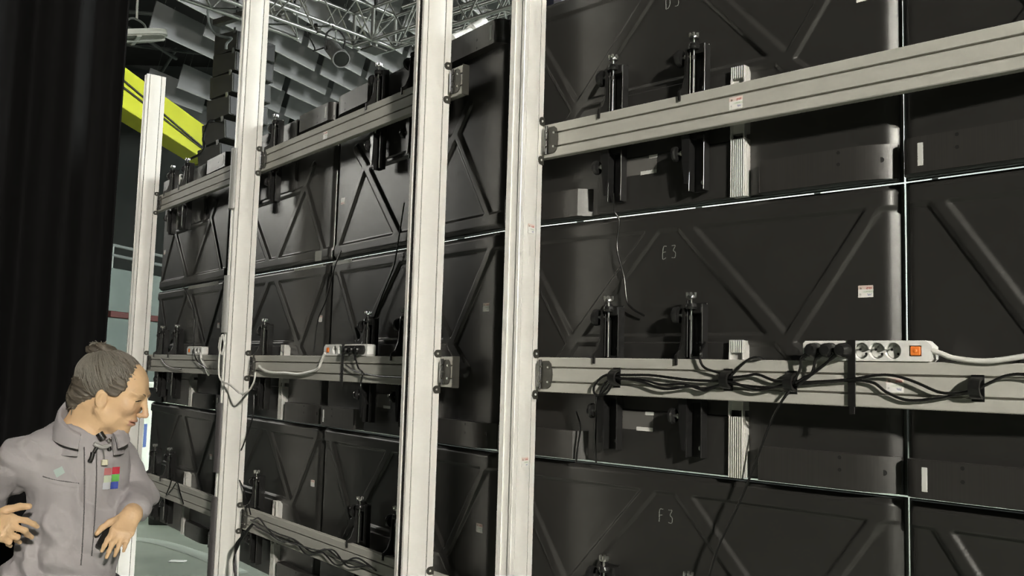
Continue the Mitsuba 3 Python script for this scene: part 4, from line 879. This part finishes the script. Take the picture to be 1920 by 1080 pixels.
for k in range(46):
    a = rng.uniform(0, 6.28); st = hp(-.078 + .016 * math.cos(a), .014 * math.sin(a), .104); d_ = N(hu * rng.uniform(.2, 1.2) - hf * rng.uniform(-.8, 1.4) + hl * rng.uniform(-.8, .8)); ms.append(tube([st, st + d_ * .016, st + d_ * .026 + hu * rng.uniform(-.018, .004)], .0010, 5, 4))
for k in range(40):      # short wisps at the nape
    a = rng.uniform(-1, 1); st = hp(-.085 + .02 * abs(a), .05 * a, -.03 + rng.uniform(-.03, .02)); ms.append(tube([st, st - hf * rng.uniform(.0, .012) - hu * .014, st - hf * rng.uniform(-.01, .02) - hu * .030], .0010, 5, 4))
part(person, 'hair_strand', ply(cat(*ms), mat('m_strand', (.175, .16, .135), .5) or 'm_strand', True), 'loose strands', kind='stuff')
# jacket
J = Field(lo, hi, .0052)
J.cone(chest + [0, 0, .07], waist, .128, .124, .02, flat=(bf, .84)); J.cone(waist, pelvis + [0, 0, -.05], .126, .160, .03, flat=(bf, .86)); J.cone(pelvis + [0, 0, -.05], pelvis + [0, 0, -.14], .168, .176, .03, flat=(bf, .86))
J.cone(shR + bl * .06 + [0, 0, -.01], shL - bl * .05 + [0, 0, -.01], .070, .070, .03); J.cone(neck0 + [0, 0, -.045], chest + [0, 0, .05], .085, .115, .04, flat=(bf, .90))
J.cone(neck0 + [0, 0, -.015], shR, .058, .064, .03); J.cone(neck0 + [0, 0, -.015], shL, .058, .064, .03)
for a, b, c in ((shR, elR, wrR), (shL, elL, wrL)):
    J.cone(a, b, .064, .054, .012); e = c - N(c - b) * .045; J.cone(b, e, .054, .041, .02)
J.ell(neck0 + bf * .0 + [0, 0, .04], (.060, .060, .075), None, .01, True)
jm = J.mesh()
for c, n_ in [(pelvis + [0, 0, -.14], np.array([0, 0, -1.]))]:
    d_ = (jm.vertices - c) @ n_; near = (np.linalg.norm(jm.vertices - c, axis=1) < (.12 if abs(n_[2]) < .95 else 9)) & (d_ > 0); jm.vertices[near] -= d_[near, None] * n_
vn = trimesh.Trimesh(jm.vertices, jm.faces, process=False).vertex_normals; q = jm.vertices
wr_ = np.asarray(meshkit.fbm(np.stack([(q @ bl) * 16, (q @ bf) * 16, q[:, 2] * 7], 1))) - .5
fold = np.sin(q[:, 2] * 62 + 10 * np.asarray(meshkit.fbm(q * 5)) + (q @ bl) * 30) * np.exp(-((q[:, 2] - waist[2] - .02) / .12) ** 2)
w2_ = np.asarray(meshkit.fbm(np.stack([(q @ bl) * 7 + q[:, 2] * 4, (q @ bf) * 7, q[:, 2] * 5 - (q @ bl) * 4], 1)))
ridge = np.sin(((q @ bl) * 1.0 + q[:, 2] * .55) * 75 + 14 * w2_) * np.clip(w2_ * 2.4 - .8, 0, 1)
jm.vertices = q + vn * (.006 * wr_ + .0055 * fold + .011 * ridge)[:, None]
mat('m_jacket', proc(lambda p, n, uv: mix((.275, .258, .268), (.335, .315, .322), fbm(p.x * 14, p.y * 14, p.z * 9))), .8, 0., .3)
jk = part(person, 'jacket', ply(jm, 'm_jacket', True), 'grey work jacket')
def surf(M_, p, d):
    """point of the mesh first met from p along d"""
    loc, _, tri = M_.ray.intersects_location([p], [d], multiple_hits=True)
    if len(loc) == 0: return np.array(p), -np.array(d)
    k = np.argmin(np.linalg.norm(loc - p, axis=1)); return loc[k], M_.face_normals[tri[k]]
jray = trimesh.Trimesh(jm.vertices, jm.faces, process=False); eye = np.array([0, 0, EYE])
def on_jacket(px, py): d_ = N(ray(px, py)); return surf(jray, eye, d_)
# collar: a turned band round the neck, open in front
cpts, cf = [], []
nn_ = 36
for j, (rr_, hz, hb) in enumerate(((.092, -.050, 0), (.084, -.012, .3), (.078, .020, .8), (.080, .027, 1), (.088, .018, .95), (.100, -.020, .55))):
    for k in range(nn_):
        a = .55 + (2 * math.pi - 1.1) * k / (nn_ - 1); dirn = bf * math.cos(a) + bl * math.sin(a)
        cpts.append(neck0 + bf * (.018 + .016 * j / 5) + N(hf * [1, 1, 0]) * .010 + dirn * rr_ + [0, 0, hz + hb * (.028 - .054 * math.cos(a))])
for j in range(5):
    for k in range(nn_ - 1): a = j * nn_ + k; cf += [[a, a + 1, a + nn_ + 1], [a, a + nn_ + 1, a + nn_]]
cm_ = trimesh.Trimesh(np.array(cpts), cf, process=False); cn = cm_.vertex_normals
cv = np.vstack([cm_.vertices + cn * .002, cm_.vertices - cn * .002]); cm2 = trimesh.Trimesh(cv, np.vstack([cm_.faces, cm_.faces[:, ::-1] + len(cpts)]), process=False)
part(jk, 'collar', ply(cm2, 'm_jacket', True), 'turned up collar')
def patch(poly_px, th=.004, name='flap', m='m_jacket', label=None, grid=6):
    """flat piece of cloth laid on the jacket over a pixel quadrilateral"""
    P4 = np.array(poly_px, float); u_ = np.linspace(0, 1, grid); top_ = []
    for a in u_:
        for b in u_:
            x = (P4[0] * (1 - a) + P4[1] * a) * (1 - b) + (P4[3] * (1 - a) + P4[2] * a) * b
            loc, nn2 = on_jacket(*x); top_.append(loc - N(ray(*x)) * th)
    top_ = np.array(top_); bot = top_ + N(ray(*P4.mean(0))) * (th + .004); f_ = []; n0 = grid * grid
    for i in range(grid - 1):
        for j in range(grid - 1):
            a = i * grid + j; f_ += [[a, a + 1, a + grid + 1], [a, a + grid + 1, a + grid], [a + n0 + grid + 1, a + n0 + 1, a + n0], [a + n0 + grid, a + n0 + grid + 1, a + n0]]
    rim = [i for i in range(grid)] + [i * grid + grid - 1 for i in range(1, grid)] + [(grid - 1) * grid + j for j in range(grid - 2, -1, -1)] + [i * grid for i in range(grid - 2, 0, -1)]
    for i in range(len(rim)): a, b = rim[i], rim[(i + 1) % len(rim)]; f_ += [[a, b, b + n0], [a, b + n0, a + n0]]
    return part(jk, name, ply(trimesh.Trimesh(np.vstack([top_, bot]), f_, process=False), m, 40), label)
patch([(80, 893), (147, 905), (144, 915), (82, 903)], .004, 'pocket_flap', label='pocket flap'); 
mat('m_seam', (.10, .095, .098), .8)
def line_on(pts, r=.0016, name='seam', m='m_seam'):
    q_ = [on_jacket(x, y)[0] - N(ray(x, y)) * .003 for x, y in pts]; return part(jk, name, ply(tube(q_, r, 5, 5), m, True))
line_on([(80, 893), (100, 899), (124, 903), (148, 906)]); line_on([(158 - 12 * t_ ** 2 + 6 * t_, 838 + 222 * t_) for t_ in np.linspace(0, 1, 26)]); line_on([(181 - 12 * t_ ** 2 + 3 * t_, 842 + 200 * t_) for t_ in np.linspace(0, 1, 26)])
patch([(100, 882), (116, 874), (122, 886), (106, 896)], .003, 'pocket_emblem', mat('m_emblem', (.33, .40, .38), .6) or 'm_emblem', 'pale oval emblem')
for (x, y, m_, c) in ((196, 878, 'p1', (.45, .17, .17)), (211, 876, 'p2', (.50, .045, .07)), (195, 892, 'p3', (.52, .58, .45)), (210, 890, 'p4', (.13, .42, .09)), (193, 905, 'p5', (.52, .54, .58)), (208, 904, 'p6', (.06, .10, .42))):
    mat('m_patch_' + m_, c, .6); patch([(x, y), (x + 14, y - 1), (x + 13, y + 12), (x - 1, y + 13)], .004, 'badge_block', 'm_patch_' + m_, 'coloured badge block', 3)
# microphone clip, badge and pendant at the neck
def near(px, py, off=.010): loc, n_ = on_jacket(px, py); return loc - N(ray(px, py)) * off
for pts, r_, nm, m_ in (([(186, 812), (190, 818), (194, 824)], .010, 'microphone', 'm_black'), ([(202, 824), (206, 828)], .006, 'clip', 'm_steel'), ([(174, 848), (172, 858), (168, 866)], .006, 'black_tag', 'm_black'), ([(176, 832), (190, 838), (206, 836)], .006, 'lanyard_bar', 'm_greystrip'), ([(193, 842), (195, 860)], .002, 'chain', 'm_steel'), ([(196, 862), (196, 872)], .009, 'pendant', 'm_cream'), ([(182, 838), (176, 848)], .005, 'black_strap', 'm_black'), ([(204, 838), (206, 844)], .006, 'black_tag', 'm_black')):
    if m_ == 'm_cream': mat('m_cream', (.62, .60, .46), .5)
    part(jk, nm, ply(tube([near(x, y, r_ + .003) for x, y in pts], r_, 5, 10), m_, 40))
# things he holds and wears
ph = tL_[0] * .45 + wrL * .55 + N([-.85, .30, .1]) * .030 - N([.34, -.60, .72]) * .022
pX = N([-.08, -.76, -.64]); pY = N(np.cross([.34, -.60, .72], pX)); pY = N(pY); pA4 = frame4(pX, pY, np.cross(pX, pY), ph)
whole('mobile_phone', ply(mv(cbox(-.045, .05, -.016, .016, -.006, .006, .004), pA4), 'm_blackgloss', 30), "dark phone held in the man's left hand", 'phone')
# trousers and shoes below the frame
Tt = Field(np.minimum(ftR, ftL) - [.2, .3, .2], np.maximum(hipR, hipL) + [.25, .25, .12], .009)
for a, b, c in ((hipR, knR, ftR), (hipL, knL, ftL)): Tt.cone(a, b, .105, .078, .04); Tt.cone(b, c + [0, 0, .02], .078, .066, .03)
Tt.cone(hipR, hipL, .12, .12, .05)
mat('m_trousers', (.05, .05, .055), .8); part(person, 'trousers', ply(Tt.mesh(), 'm_trousers', True))
for c in (ftR, ftL):
    Sh = Field(c - .25, c + .28, .006); Sh.cone(c + [0, 0, -.02], c + bf * .17 + [0, 0, -.034], .050, .041, .03); Sh.cone(c + [0, 0, .03], c, .05, .05, .02); Sh.plane_cut([0, 0, .002], [0, 0, -1]); part(person, 'shoe', ply(Sh.mesh(), 'm_black', True))
# ================================================================ LAMPS OUTSIDE THE FRAME
def floodlight(key, L, label):
    t = thing('floodlight', label, 'floodlight')
    part(t, 'lamp_face', lamp_rect(L['pos'], L['target'], L['size'], L['size'], L['rgb']))
    p, q = np.array(L['pos'], float), np.array(L['target'], float); d = (q - p) / np.linalg.norm(q - p)
    x = np.cross(d, [0, 0, 1.]); x /= np.linalg.norm(x); y = np.cross(x, d); s = L['size'] / 2 + .02
    A = frame4(x, y, -d, p)
    part(t, 'housing', ply(mv(cat(cbox(-s, s, -s, s, .012, .15, .01), cbox(-s, -s + .018, -s, s, -.02, .02), cbox(s - .018, s, -s, s, -.02, .02), cbox(-s, s, s - .018, s, -.02, .02), cbox(-s, s, -s, -s + .018, -.02, .02)), A), 'm_black'))
    part(t, 'hanger', ply(cyl(p - d * .12, [p[0] - d[0] * .12, p[1] - d[1] * .12, EYE + 8.6], .02, 8), 'm_black'))
floodlight('work', WORK, 'work floodlight high behind the camera')
floodlight('side', SIDE, 'hall floodlight beyond the left end of the video wall')
for L in HALL: floodlight('hall', L, 'hall floodlight above the booth' if L['pos'][0] < 0 else 'hall floodlight behind the near panels')
